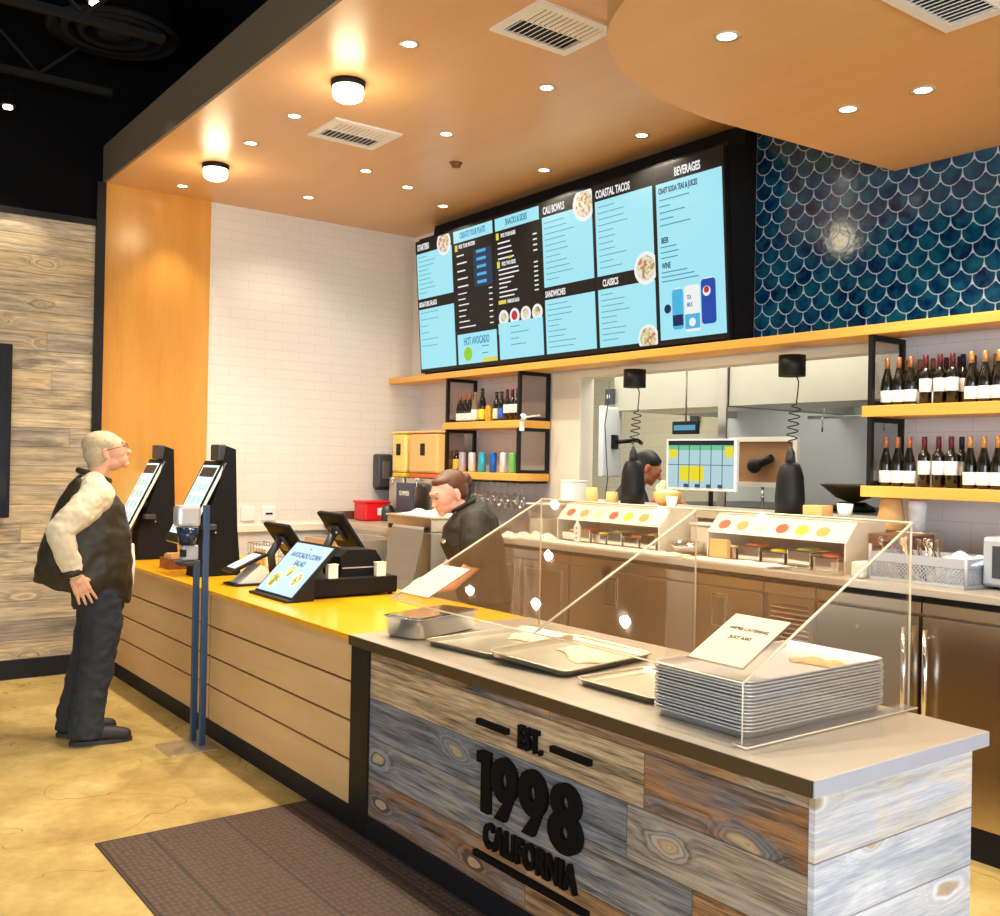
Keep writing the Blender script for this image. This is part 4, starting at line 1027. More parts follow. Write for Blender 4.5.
# stemware hanging under the drinks shelf
M['stem_glass'] = acrylic('stemware_glass', (.86, .86, .86), 1.5, .16)
t = thing('glass_rack', 'black wire stemware rack under the drinks shelf', 'rack', (-6.3, 4.64, 1.46))
bm = B()
for k in range(9): 
    x = -6.50 + k * .085; cyl(bm, (x, 4.50, 1.455), (x, 4.77, 1.455), .004, seg=6)
for y in (4.50, 4.77): cyl(bm, (-6.50, y, 1.461), (-5.82, y, 1.461), .004, seg=6)
ob('wire_rail', bm, M['black'], t)
g0 = ob('hanging_wine_glass', lathe(B(), [(.034, 0), (.036, .002), (.033, .0), (.040, .055), (.036, .085), (.010, .108), (.004, .12), (.004, .185), (.030, .192), (.031, .195)], seg=16, cap=False), M['stem_glass'])
for k in range(8):
    o = g0 if k == 0 else g0.copy()
    if k: C.objects.link(o)
    o.location = (-6.457 + k * .085, 4.56, 1.262)
    tag(o, 'clear upside down wine glass hanging under the drinks shelf', 'wine glass', 'wine glasses hanging under the drinks shelf')
# security camera on the shelf end
t = thing('security_camera', 'small white security camera on the drinks shelf corner', 'camera', (-5.765, 4.53, 1.94))
bm = B(); sphere(bm, (0, -.045, .0), .028, 14, 10); ob('camera_head', bm, M['white_pl'], t, W=False)
bm = B(); cyl(bm, (0, -.072, 0), (0, -.076, 0), .014, seg=12); ob('camera_lens', bm, M['black'], t, W=False)
bm = B(); box(bm, -.045, -.01, -.045, -.02, -.10, -.03, .004); ob('hanging_tag', bm, M['white_pl'], t, W=False)
bm = B(); cyl(bm, (0, -.03, 0), (.03, .09, .02), .007, seg=8); ob('bracket', bm, M['white_pl'], t, W=False)

# ------------------------------------------------------------------ back prep line
ZP = 1.105
t = thing('back_worktop', 'long stainless worktop behind the servers, running under the pass-through', 'worktop', (-3.5, 4.3, ZP))
ob('top_slab', box(B(), -5.62, -.3, 3.94, 4.798, ZP - .033, ZP, .003), M['steel'], t)
def cab(x0, x1, label, kind, mat_='steel_warm'):
    t = thing('prep_cabinet' if kind != 'fridge' else 'undercounter_fridge', label, 'cabinet' if kind != 'fridge' else 'refrigerator', ((x0 + x1) / 2, 4.2, 0))
    m = M[mat_]
    ob('body', box(B(), x0 + .002, x1 - .002, 4.0, 4.79, .15, ZP - .034), m, t)
    ob('kick', box(B(), x0 + .01, x1 - .01, 4.04, 4.7, 0, .149), M['base_black'], t)
    ob('top_seam', box(B(), x0 + .004, x1 - .004, 3.985, 3.9995, 1.045, 1.069), M['black'], t)
    ob('rail', box(B(), x0 + .003, x1 - .003, 3.972, 3.9995, .992, 1.043, .003), m, t)
    if kind == 'two':
        mid = (x0 + x1) / 2
        for a, b in ((x0 + .01, mid - .004), (mid + .004, x1 - .01)):
            dr = ob('door', box(B(), a, b, 3.972, 3.9995, .17, .982, .004), m, t)
            bm = B(); 
            for q in ((a + .05, b - .05, .93, .94), (a + .05, b - .05, .22, .23), (a + .05, a + .06, .231, .929), (b - .06, b - .05, .231, .929)): box(bm, q[0], q[1], 3.967, 3.9715, q[2], q[3])
            ob('door_moulding', bm, M['chrome'], dr)
    if kind == 'recess':
        dr = ob('door', box(B(), x0 + .01, x1 - .01, 3.972, 3.9995, .17, .982, .004), m, t)
        cx = x0 + (x1 - x0) * .38
        bm = B(); box(bm, cx - .05, cx + .05, 3.964, 3.9715, .78, .95, .003); ob('recessed_pull', bm, M['chrome'], dr)
        bm = B(); box(bm, cx - .035, cx + .035, 3.960, 3.9635, .79, .93); ob('pull_cavity', bm, M['steel_warm'], dr)
    if kind == 'vent':
        ob('louvre_panel', box(B(), x0 + .015, x1 - .015, 3.985, 3.9995, .45, .98), m, t)
        bm = B()
        for k in range(20): box(bm, x0 + .04, x1 - .04, -.008, .008, -.0015, .0015, mtx=T(0, 3.978, .49 + k * .024) @ Matrix.Rotation(-.9, 4, 'X'))
        ob('louvre_slat', bm, M['steel_warm'], t)
        ob('lower_panel', box(B(), x0 + .015, x1 - .015, 3.985, 3.9995, .17, .44), m, t)
    if kind == 'fridge':
        dr = ob('door', box(B(), x0 + .008, x1 - .008, 3.966, 3.9995, .165, .984, .005), m, t)
    return t
cab(-5.60, -4.62, 'two door steel prep cabinet behind the bending worker', 'two')
cab(-4.62, -3.60, 'wide steel prep cabinet seen through the acrylic, framed door panel', 'recess')
cab(-3.60, -3.15, 'narrow steel prep cabinet with a recessed pull seen through the acrylic', 'recess')
cab(-3.15, -2.85, 'louvred compressor panel cabinet seen behind the tray stack', 'vent')
f1 = cab(-2.85, -2.32, 'undercounter fridge with a small door lock beside the louvred panel', 'fridge', 'fridge')
f2 = cab(-2.32, -1.55, 'wide undercounter fridge with tall bar handles', 'fridge', 'fridge')
cab(-1.55, -.6, 'undercounter fridge farther along the back worktop', 'fridge', 'fridge')
def bar_handle(par, x, parent):
    bm = B(); cyl(bm, (x, 3.925, .48), (x, 3.925, .935), .011, seg=12)
    for z in (.52, .90): cyl(bm, (x, 3.925, z), (x, 3.966, z), .007, seg=8)
    ob('bar_handle', bm, M['chrome'], parent)
bar_handle(0, -2.372, [c for c in f1.children if c.name.startswith('door')][0]); bar_handle(0, -2.275, [c for c in f2.children if c.name.startswith('door')][0])
bm = B(); cyl(bm, (-2.62, 3.960, .90), (-2.62, 3.966, .90), .009, seg=10); ob('lock', bm, M['chrome'], [c for c in f1.children if c.name.startswith('door')][0])

# things on the worktop
tag(ob('cutting_board', box(B(), -5.25, -3.74, 3.945, 4.10, ZP + .001, ZP + .013, .003), M['cream']), 'long cream cutting board along the worktop edge, under the food picture rail', 'cutting board')
tag(ob('cutting_board', box(B(), -3.68, -3.12, 3.945, 4.09, ZP + .001, ZP + .013, .003), M['cream']), 'short cream cutting board on the worktop before the second picture rail', 'cutting board')
foodm = [mat('food_red', srgb(206, 84, 56), .6, noise=.2, nscale=60), mat('food_orange', srgb(226, 164, 90), .6, noise=.2, nscale=60), mat('food_cream', srgb(240, 222, 170), .6, noise=.1, nscale=60),
         mat('food_tomato', srgb(222, 84, 50), .6, noise=.2, nscale=60), mat('food_yellow', srgb(236, 214, 40), .6, noise=.2, nscale=60), mat('food_olive', srgb(168, 164, 80), .6, noise=.3, nscale=60)]
def topping_unit(x0, x1, label, npan):
    t = thing('topping_station', label, 'topping station', ((x0 + x1) / 2, 4.2, ZP), 0, 'topping stations on the back worktop')
    bm = B(); prism(bm, [(4.13, ZP + .002), (4.46, ZP + .002), (4.46, 1.35), (4.22, 1.345), (4.13, 1.25)], 'x', x0, x0 + .008); ob('side_cheek', bm, M['cream'], t)
    bm = B(); prism(bm, [(4.13, ZP + .002), (4.46, ZP + .002), (4.46, 1.35), (4.22, 1.345), (4.13, 1.25)], 'x', x1 - .008, x1); ob('side_cheek', bm, M['cream'], t)
    d = V3((0, .09, .095)); L = d.length
    mt = T(x0 + .01, 4.13, 1.25) @ Matrix.Rotation(math.atan2(.095, .09), 4, 'X')
    W_ = x1 - x0 - .02
    st = ob('picture_rail', box(B(), 0, W_, 0, L, -.004, 0, mtx=mt), M['cream'], t)
    for k in range(6):
        u = W_ * (.09 + .145 * k) + (.01 if k > 2 else 0)
        bm = B(); disc(bm, u, L * .46, .038, .0005, .0015, 20, (1.0, .85), mtx=mt); o = ob('food_picture', bm, foodm[k], st)
    ob('top_shelf', box(B(), x0 + .009, x1 - .009, 4.222, 4.46, 1.347, 1.352), M['cream'], t)
    return t
topping_unit(-4.93, -4.02, 'cream topping rail with food pictures nearest the kraft cups', 4)
topping_unit(-3.66, -2.80, 'cream topping rail with food pictures nearest the wine shelf', 4)
k = 0
for x0, x1, n in ((-4.90, -4.05, 6), (-3.62, -2.84, 5)):
    for i in range(n):
        w = (x1 - x0) / n; a = x0 + w * i + .008; b = a + w - .016
        nm = ['steel', 'clear', 'cream'][k % 3]; m = [M['chrome'], M['cream'], M['kraft']][(k * 2 + i) % 3]
        t = thing('topping_pan', 'topping pan', 'food pan', ((a + b) / 2, 4.22, ZP + .001), 0, 'topping pans under the picture rails')
        fc = ['red', 'orange', 'cream', 'tomato red', 'yellow', 'olive green'][(k + 2) % 6]
        t['label'] = 'small topping pan with %s food under the picture rail' % fc; t['group'] = 'topping pans with %s food under the rails' % fc
        bm = B(); box(bm, a, b, 4.14, 4.30, ZP + .001, ZP + .07 + .02 * (i % 2), .006); ob('pan_body', bm, m, t)
        z = ZP + .07 + .02 * (i % 2)
        bm = B(); sphere(bm, ((a + b) / 2, 4.22, z + .001), .05, 12, 6, sc=((b - a) / .115, 1.35, .3)); ob('food_heap', bm, foodm[(k + 2) % 6], t)
        k += 1
crumple('paper_wrap', -5.22, 4.02, ZP + .001, .30, .16, .05, 'crumpled white paper on the worktop beside the bending worker', 'paper', .2, 'paper')
crumple('tortilla_pile', -5.0, 4.03, ZP + .014, .24, .14, .05, 'small heap of white wraps at the cutting board end', 'wrap', .1, 'paper')
for x, w in ((-5.06, .20), (-4.82, .0)):
    if not w: continue
for i, (x, y) in enumerate(((-5.19, 4.25), (-5.02, 4.45))):
    t = thing('clear_food_bin', ['clear square food bin behind the crumpled white paper', 'clear square food bin closest to the pass-through frame'][i], 'bin', (x, y, ZP + .001))
    bm = B(); box(bm, -.085, .085, -.10, .10, 0, .22, .012); ob('bin_body', bm, M['clearpl'], t, W=False)
    ob('bin_content', box(B(), -.07, .07, -.085, .085, .006, .13, .01), M['paper'], t, W=False)
    ob('bin_rim', box(B(), -.092, .092, -.107, .107, .221, .229, .003), M['white_pl'], t, W=False)
t = thing('picture_placard', 'small white squeeze bottle with red dots near the food picture rail', 'bottle', (-4.65, 4.06, ZP + .0135))
bpy.data.objects['picture_placard'].name = 'squeeze_bottle'
INV['squeeze_bottle'] = INV['picture_placard']; t = bpy.data.objects['squeeze_bottle']
ob('body', lathe(B(), [(.020, 0), (.022, .01), (.022, .10), (.008, .12), (.004, .15)], seg=14), M['label'], t, W=False)
bm = B()
for z in (.03, .06, .09): sphere(bm, (.012, -.018, z), .006, 8, 6)
ob('red_dot', bm, M['maroon'], t, W=False)
# pale tub and paper at the second station
tag(ob('kraft_carton', box(B(), -3.62, -3.50, 4.105, 4.135, ZP + .014, ZP + .11, .002), M['kraft']), 'flat kraft carton standing before the second picture rail', 'carton')
t = thing('lidded_food_bin', 'cream lidded food bin standing behind the steel bowl', 'bin', (-3.84, 4.42, ZP + .001))
ob('bin_body', box(B(), -.13, .13, -.09, .09, 0, .155, .012), M['cream'], t, W=False); ob('bin_lid', box(B(), -.137, .137, -.097, .097, .1555, .172, .005), M['white_pl'], t, W=False)
t = thing('steel_mixing_bowl', 'shiny steel bowl between the two picture rails', 'bowl', (-3.86, 4.2, ZP + .001))
ob('bowl_shell', lathe(B(), [(.04, 0), (.09, .03), (.11, .07), (.105, .07), (.085, .035), (.03, .008)], seg=24), M['chrome'], t, W=False)
crumple('tissue_sheet', -3.86, 4.03, ZP + .001, .20, .14, .025, 'white tissue sheet between the two cutting boards', 'tissue', 0, 'paper')
crumple('paper_sheet', -3.25, 4.02, ZP + .0135, .34, .11, .012, 'white paper sheet lying on the short cutting board', 'paper', 0, 'paper')
t = thing('brown_drawer_box', 'brown plastic drawer box on the worktop beside the crate', 'drawer box', (-2.69, 4.42, ZP + .001))
ob('case', box(B(), -.10, .10, -.12, .12, 0, .19, .004), M['brownpl'], t, W=False)
for z in (.02, .075, .13): 
    dr = ob('drawer', box(B(), -.09, .09, -.128, -.1205, z, z + .045, .003), M['brownpl'], t, W=False)
    ob('drawer_pull', box(B(), -.03, .03, -.136, -.1285, z + .028, z + .034), M['steel_warm'], dr, W=False)
tag(ob('deli_cup', lathe(B(), [(.028, 0), (.036, .06), (.038, .062)], (-2.79, 4.06, ZP + .001), 16), M['clearpl']), 'small clear pink tinted cup in front of the brown drawer box', 'cup')
# kraft stack and white roll against the wall
ob_ = ob('kraft_bowl_stack', lathe(B(), [(.068, 0), (.066, .01), (.066, .06), (.058, .10), (.050, .16)], (-2.86, 4.60, 1.30), 20), M['kraft'])
tag(ob_, 'tapering stack of kraft bowls directly below the wine shelf end', 'bowls')
tag(ob('stack_stand', box(B(), -2.94, -2.66, 4.56, 4.74, ZP + .001, 1.2995, .004), M['steel']), 'plain steel riser box below the kraft bowl stack', 'riser')
tag(ob('white_cup_stack', lathe(B(), [(.038, 0), (.045, .12), (.046, .15)], (-2.73, 4.62, 1.30), 18), M['white_pl']), 'white cup stack beside the kraft bowl stack', 'cups')
# crate with utensils
t = thing('utensil_crate', 'grey perforated plastic crate full of utensils on the worktop', 'crate', (-2.40, 4.20, ZP + .001))
def lattice(bm, axis, a0, a1, z0, z1, c, th=.004, step=.018):
    n = int((a1 - a0) / step); H = z1 - z0
    for sgn in (1, -1):
        k = -int(H / step) - 1
        while k < n + int(H / step) + 1:
            s0 = a0 + k * step; p0, p1 = (s0, z0), (s0 + sgn * H, z1)
            (u0, w0), (u1, w1) = p0, p1
            def clipu(u0, w0, u1, w1):
                if u0 == u1: return None
                pts = []
                lo, hi = a0, a1
                t0, t1 = 0, 1; du = u1 - u0
                ta, tb = (lo - u0) / du, (hi - u0) / du
                if ta > tb: ta, tb = tb, ta
                t0, t1 = max(0, ta), min(1, tb)
                if t1 - t0 < .05: return None
                return (u0 + du * t0, w0 + (w1 - w0) * t0, u0 + du * t1, w0 + (w1 - w0) * t1)
            q = clipu(u0, w0, u1, w1)
            if q:
                if axis == 'x': cyl(bm, (q[0], c, q[1]), (q[2], c, q[3]), th / 2, seg=4)
                else: cyl(bm, (c, q[0], q[1]), (c, q[2], q[3]), th / 2, seg=4)
            k += 1
bm = B(); X0, X1, Y0, Y1 = -.225, .225, -.14, .14
for y in (Y0, Y1): lattice(bm, 'x', X0, X1, .015, .085, y)
for x in (X0, X1): lattice(bm, 'y', Y0, Y1, .015, .085, x)
ob('lattice_side', bm, M['grey_pl'], t, W=False)
bm = B()
for y in (Y0, Y1): box(bm, X0, X1, y - .004, y + .004, .085, .125); box(bm, X0, X1, y - .004, y + .004, 0, .015)
for x in (X0, X1): box(bm, x - .004, x + .004, Y0 + .005, Y1 - .005, .085, .125); box(bm, x - .004, x + .004, Y0 + .005, Y1 - .005, 0, .015)
for x in (X0, X1):
    for y in (Y0, Y1): cyl(bm, (x, y, 0), (x, y, .16 if x < 0 else .13), .008, seg=8)
box(bm, X0 + .005, X1 - .005, Y0 + .005, Y1 - .005, 0, .006)
ob('crate_frame', bm, M['grey_pl'], t, W=False)
for k in range(14):
    x = -2.56 + .018 * k; y = 4.14 + .04 * (k % 3); lean = random.uniform(-.06, -.02)
    bm = B(); mm = [M['chrome'], M['brownpl'], M['kraft'], M['dgrey']][k % 4]
    cyl(bm, (0, 0, 0), (lean, 0, .15), .004, seg=6); sphere(bm, (lean * 1.08, 0, .165), .012, 8, 6, sc=(1, .4, 1.7))
    o = ob('utensil', bm, mm); o.location = (x, y, ZP + .0085)
    tag(o, ['steel', 'brown', 'tan', 'black'][k % 4] + ' handled utensil standing in the grey crate', 'utensil', ['steel', 'brown', 'tan', 'black'][k % 4] + ' utensils in the grey crate')
crumple('cleaning_cloth', -2.25, 4.17, ZP + .10, .19, .17, .055, 'crumpled pale blue cloth bag on top of the crate contents', 'cloth', .2, 'label')
bpy.data.objects['cleaning_cloth'].data.materials[0] = mat('pale_blue_cloth', srgb(196, 222, 238), .8)
tag(ob('folded_towels', box(B(), -2.33, -2.19, 4.10, 4.26, ZP + .008, ZP + .099, .01), M['white_pl']), 'folded white towels inside the grey crate under the blue cloth', 'towels')
t = thing('microwave', 'grey microwave at the far end of the worktop, cut by the frame edge', 'microwave', (-1.93, 4.35, ZP + .001))
ob('case', box(B(), -.24, .24, -.17, .17, .01, .22, .012), M['grey_pl'], t, W=False)
ob('door', box(B(), -.23, .12, -.182, -.1705, .02, .21, .006), M['grey_pl'], t, W=False)
ob('door_window', box(B(), -.19, .08, -.1855, -.1825, .05, .185, .003), M['dgrey'], t, W=False)
bm = B()
for sx in (-.2, .2):
    for sy in (-.13, .13): cyl(bm, (sx, sy, 0), (sx, sy, .011), .012, seg=8)
ob('foot', bm, M['black'], t, W=False)
tag(ob('paper_bag', box(B(), -2.70, -2.64, 4.02, 4.14, ZP + .001, ZP + .075, .012), M['cream']), 'small cream paper bundle between the brown drawer box and the crate', 'paper bundle')
# pass shelf and its contents
tag(ob('pass_shelf', box(B(), -5.47, -2.96, 4.42, 5.0, 1.303, 1.345, .003), M['steel']), 'stainless pass-through shelf at the kitchen opening', 'shelf')
for k, (x, y, h) in enumerate(((-5.07, 4.55, .10), (-4.90, 4.58, .075))):
    bm = B(); lathe(bm, [(.045, 0), (.045, .008), (.038, h)], (x, y, 1.346), 20)
    tag(ob('kraft_cup', bm, M['kraft']), ['upside down kraft cup beside the pass-through frame, the taller one', 'shorter upside down kraft cup on the pass shelf'][k], 'cup')
t = thing('white_takeout_box', 'white carton box at the frame end of the pass shelf', 'box', (-5.27, 4.56, 1.346))
ob('box', box(B(), -.07, .07, -.06, .06, 0, .13, .004), M['white_pl'], t, W=False); ob('box_lid', box(B(), -.073, .073, -.063, .063, .1305, .145, .003), M['paper'], t, W=False)
t = thing('food_bowl', 'kraft food bowl heaped with cream topping at the order screen corner', 'bowl', (-4.37, 4.56, 1.346))
ob('bowl_shell', lathe(B(), [(.045, 0), (.08, .035), (.09, .09), (.085, .09), (.072, .04), (.03, .01)], seg=22), foodm[1], t, W=False)
bm = B(); sphere(bm, (0, 0, .085), .08, 16, 8, sc=(1, 1, .3)); sphere(bm, (-.045, -.02, .115), .032, 12, 8); sphere(bm, (-.05, .01, .145), .022, 10, 7); ob('food_heap', bm, foodm[2], t, W=False)
t = thing('tissue_cup', 'small white cup on the pass shelf below the order screen', 'cup', (-4.24, 4.46, 1.346))
ob('cup', lathe(B(), [(.028, 0), (.036, .07)], seg=16), M['white_pl'], t, W=False)
t = thing('kraft_box', 'small kraft box on the pass shelf beside the second heat lamp', 'box', (-3.26, 4.55, 1.346))
ob('box', box(B(), -.06, .06, -.05, .05, 0, .06, .003), M['kraft'], t, W=False)
tag(ob('white_cup', lathe(B(), [(.032, 0), (.042, .075)], (-3.10, 4.56, 1.346), 18), M['white_pl']), 'white cup on the pass shelf below the wok', 'cup')

# heat lamps
def heat_lamp(x, label):
    t = thing('heat_lamp', label, 'heat lamp', (x, 4.62, 2.234), 0, 'black heat lamps hanging in the pass-through')
    bm = B(); cyl(bm, (0, 0, -.118), (0, 0, 0), .074, seg=28); ob('ceiling_canister', bm, M['black'], t, W=False)
    pts = [(.03 + .0, 0, -.115), (.045, 0, -.15), (.042, 0, -.20), (.035, 0, -.25)]
    n = 120; turns = 6
    for k in range(n + 1):
        u = k / n; a = 2 * PI * turns * u; r = .030 * min(1, 6 * u + .1, 6 * (1 - u) + .1)
        pts.append((.03 * (1 - u) + r * math.cos(a), r * math.sin(a), -.26 - .24 * u))
    bm = B(); tube(bm, pts, .0036, 6); ob('coiled_cord', bm, M['black'], t, W=False)
    bm = B(); lathe(bm, [(.030, .0), (.024, .05), (.026, .052), (.014, .075), (.008, .095)], (0, 0, -.60), 20); ob('socket_cap', bm, M['dgrey'], t, W=False)
    bm = B(); lathe(bm, [(.070, -.885), (.080, -.885), (.082, -.80), (.074, -.68), (.060, -.63), (.050, -.61), (.034, -.60), (.02, -.60)], (0, 0, 0), 28, False); ob('lamp_shade', bm, M['black'], t, W=False)
    bm = B(); sphere(bm, (0, 0, -.84), .045, 14, 10); ob('bulb', bm, mat('heat_bulb', (.8, .5, .4), .2), t, W=False)
heat_lamp(-4.745, 'black bottle shaped heat lamp before the cook, coiled cord up to the ledge')
heat_lamp(-3.495, 'black bottle shaped heat lamp beside the wok, coiled cord up to the ledge')

# order screen in the pass
t = thing('order_screen', 'silver framed kitchen order screen showing coloured tickets', 'screen', (-4.25, 4.72, 1.61), .12)
ob('bezel', box(B(), -.265, .265, 0, .03, -.16, .165, .006), M['white_pl'], t, W=False)
sc_ = ob('display', box(B(), -.245, .245, -.003, -.0005, -.14, .155), em('ticket_pale', srgb(188, 222, 230), .8), t, W=False)
bm = B(); box(bm, -.245, .245, -.005, -.0035, .125, .155); ob('status_bar', bm, em('ticket_dark', srgb(30, 44, 60), .6), sc_, W=False)
TK = [em('ticket_green', srgb(110, 210, 150), .8), em('ticket_yellow', srgb(236, 220, 40), .9), em('ticket_white', srgb(214, 226, 236), .8)]
bm = B(); box(bm, -.245, .245, -.0045, -.0032, .095, .124); ob('ticket_header', bm, TK[0], sc_, W=False)
for q in ((-.235, -.175, .045, .10), (.185, .24, .05, .118), (-.15, .03, -.10, -.005)): ob('ticket_alert', box(B(), q[0], q[1], -.006, -.0046, q[2], q[3]), TK[1], sc_, W=False)
bm = B()
for k in range(5): box(bm, -.165 + k * .082, -.160 + k * .082, -.0068, -.0061, -.14, .124)
box(bm, -.245, .245, -.0068, -.0061, .0, .004)
for k in range(4): box(bm, -.12 + k * .085, -.085 + k * .085, -.0068, -.0061, -.14, -.118)
ob('grid_line', bm, em('ticket_line', srgb(70, 110, 120), .5), sc_, W=False)
bm = B(); cyl(bm, (0, .03, 0), (.0, .12, 0), .02, seg=10); cyl(bm, (0, .12, -.258), (0, .12, .02), .016, seg=10); ob('mount_pole', bm, M['black'], t, W=False)

# ------------------------------------------------------------------ kitchen behind the pass-through
def hood(x0, x1, label):
    t = thing('exhaust_hood', label, 'exhaust hood', ((x0 + x1) / 2, 6.5, 2.08))
    m = steel('hood_steel', (.60, .58, .47), .38, 'z', .4); 
    ob('canopy_front', box(B(), x0, x1, 5.98, 6.02, 2.075, 2.98), m, t)
    ob('canopy_end', box(B(), x0, x0 + .03, 6.02, 7.58, 2.075, 2.98), m, t)
    ob('canopy_end', box(B(), x1 - .03, x1, 6.02, 7.58, 2.075, 2.98), m, t)
    bm = B()
    for k in range(int((x1 - x0 - .2) / .34)):
        a = x0 + .1 + k * .34
        prism(bm, [(6.6, 2.14), (7.5, 2.75), (7.5, 2.79), (6.6, 2.18)], 'x', a, a + .32)
    ob('grease_filter', bm, M['steel_warm'], t)
    ob('lower_rim', box(B(), x0 + .03, x1 - .03, 6.02, 6.6, 2.075, 2.09), M['steel_warm'], t)
    return t
hood(-6.39, -5.20, 'pale steel exhaust hood panel nearest the cook'); hood(-5.10, -2.4, 'long pale steel exhaust hood panel over the wok range')
tag(ob('support_post', box(B(), -5.19, -5.11, 5.955, 5.975, .001, 2.99), M['steel_side']), 'slim steel post between the two exhaust hood panels', 'post')
struct('wall_kitchen_steel', box(B(), -6.6, -1.5, 7.57, 7.6, .9, 2.95), M['kwall2'])
t = thing('cooking_range', 'long stainless cooking range under the hood', 'range', (-4.4, 6.6, 0))
ob('body', box(B(), -5.9, -2.2, 6.05, 7.2, .1, 1.25, .01), M['steel_warm'], t); ob('cook_top', box(B(), -5.9, -2.2, 6.03, 7.2, 1.252, 1.30, .004), M['dgrey'], t)
ob('kick', box(B(), -5.85, -2.25, 6.1, 7.1, 0, .098), M['black'], t)
t = thing('wok', 'dark steel wok on a burner below the wine shelf end', 'wok', (-4.22, 6.3, 1.37))
ob('pan', lathe(B(), [(.04, 0), (.12, .03), (.20, .10), (.23, .12), (.225, .125), (.19, .10), (.11, .035), (.03, .01)], seg=28), mat('dark_wok', srgb(120, 102, 66), .35, .4), t, W=False)
tag(ob('wok_burner', lathe(B(), [(.16, 0), (.15, .03), (.10, .055), (.09, .064)], (-4.22, 6.3, 1.303), 20), M['black']), 'black burner ring holding the wok', 'burner')
t = thing('hanging_rail', 'long steel rail with hooks under the exhaust hood', 'rail', (-4.0, 6.9, 2.0))
bm = B(); cyl(bm, (-5.05, 6.9, 2.02), (-2.45, 6.9, 2.02), .015, seg=8); ob('rod', bm, M['chrome'], t)
for x in (-4.9, -4.35, -3.8, -3.2):
    bm = B(); cyl(bm, (x, 6.9, 2.02), (x, 6.9, 2.10), .006, seg=6); cyl(bm, (x, 6.88, 1.90), (x, 6.88, 2.02), .008, seg=6); ob('hook', bm, M['chrome'], t)
# second white framed window behind the order screen with black arm
t = thing('framed_brown_board', 'white framed brown board behind the order screen', 'framed board', (-4.72, 6.0, 1.645))
bm = B()
for q in ((-.31, .31, .15, .185), (-.31, .31, -.185, -.15), (-.31, -.275, -.15, .15), (.275, .31, -.15, .15)): box(bm, q[0], q[1], -.1, -.06, q[2], q[3])
ob('white_frame', bm, M['cream'], t, W=False); ob('brown_panel', box(B(), -.275, .275, -.075, -.065, -.15, .15), mat('brown_board', srgb(168, 124, 80), .6, noise=.1), t, W=False)
bm = B(); cyl(bm, (-.02, -.11, -.02), (.10, -.11, .03), .03, seg=10); sphere(bm, (-.05, -.12, -.03), .055, 12, 8, sc=(1.2, .5, 1)); ob('black_bracket', bm, M['black'], t, W=False)
bm = B(); cyl(bm, (0, -.08, -.185), (0, -.08, -.335), .012, seg=8); ob('stand_leg', bm, M['chrome'], t, W=False)
# digital clock sign
t = thing('kitchen_status_display', 'small blue lit status display above the order screen', 'display', (-5.30, 5.7, 1.90))
ob('case', box(B(), -.13, .13, 0, .03, -.05, .05, .004), M['black'], t, W=False); ob('lit_line', box(B(), -.11, .11, -.002, -.0005, -.02, .02), em('status_blue', srgb(90, 170, 200), .8), t, W=False)
bm = B(); cyl(bm, (0, .015, .05), (0, .015, 1.1), .008, seg=8); ob('drop_rod', bm, M['chrome'], t, W=False)
# white side-on monitor and arm
t = thing('wall_monitor', 'white monitor seen nearly edge on, held by a black arm', 'monitor', (-6.33, 5.85, 1.80), -1.15)
ob('housing', box(B(), -.20, .20, 0, .05, -.30, .30, .012), M['white_pl'], t, W=False)
ob('screen_glass', box(B(), -.17, .17, -.003, -.0005, -.26, .26), mat('pale_glass', srgb(206, 204, 186), .25), t, W=False)
bm = B(); box(bm, -.04, .04, .05, .09, -.06, .06, .005); cyl(bm, (0, .09, 0), (-.20, .20, .02), .018, seg=8); cyl(bm, (-.20, .20, .02), (-.34, .18, .0), .018, seg=8); ob('black_arm', bm, M['black'], t, W=False)
t = thing('wall_phone', 'narrow black handset on the kitchen wall past the white monitor', 'handset', (-5.86, 5.15, 1.76))
ob('body', box(B(), -.02, .02, -.02, .02, -.11, .11, .008), M['dgrey'], t, W=False); bm = B(); cyl(bm, (0, 0, .11), (0, 0, 1.23), .004, seg=6); ob('hang_cord', bm, M['dgrey'], t, W=False)
tag(ob('wall_socket', box(B(), -6.95, -6.85, 7.55, 7.569, 2.03, 2.16, .004), M['dgrey']), 'small black wall box high on the kitchen wall', 'wall box')
t = thing('alarm_box', 'small dark alarm box with a white lamp at the hood end', 'alarm box', (-6.42, 5.955, 2.20))
ob('case', box(B(), -.045, .045, -.02, .02, -.07, .07, .005), M['dgrey'], t, W=False); bm = B(); sphere(bm, (0, -.02, .0), .022, 12, 8, sc=(1, .4, 1)); ob('lamp', bm, M['m_white'], t, W=False)
bm = B(); tube(bm, [(-5.40, 5.0, 2.22), (-5.41, 5.0, 2.05), (-5.44, 5.0, 1.9), (-5.42, 5.0, 1.7), (-5.40, 5.0, 1.5), (-5.41, 4.99, 1.35)], .004, 6)
tag(ob('hanging_cable', bm, M['dgrey']), 'thin grey cable hanging inside the pass-through edge', 'cable')

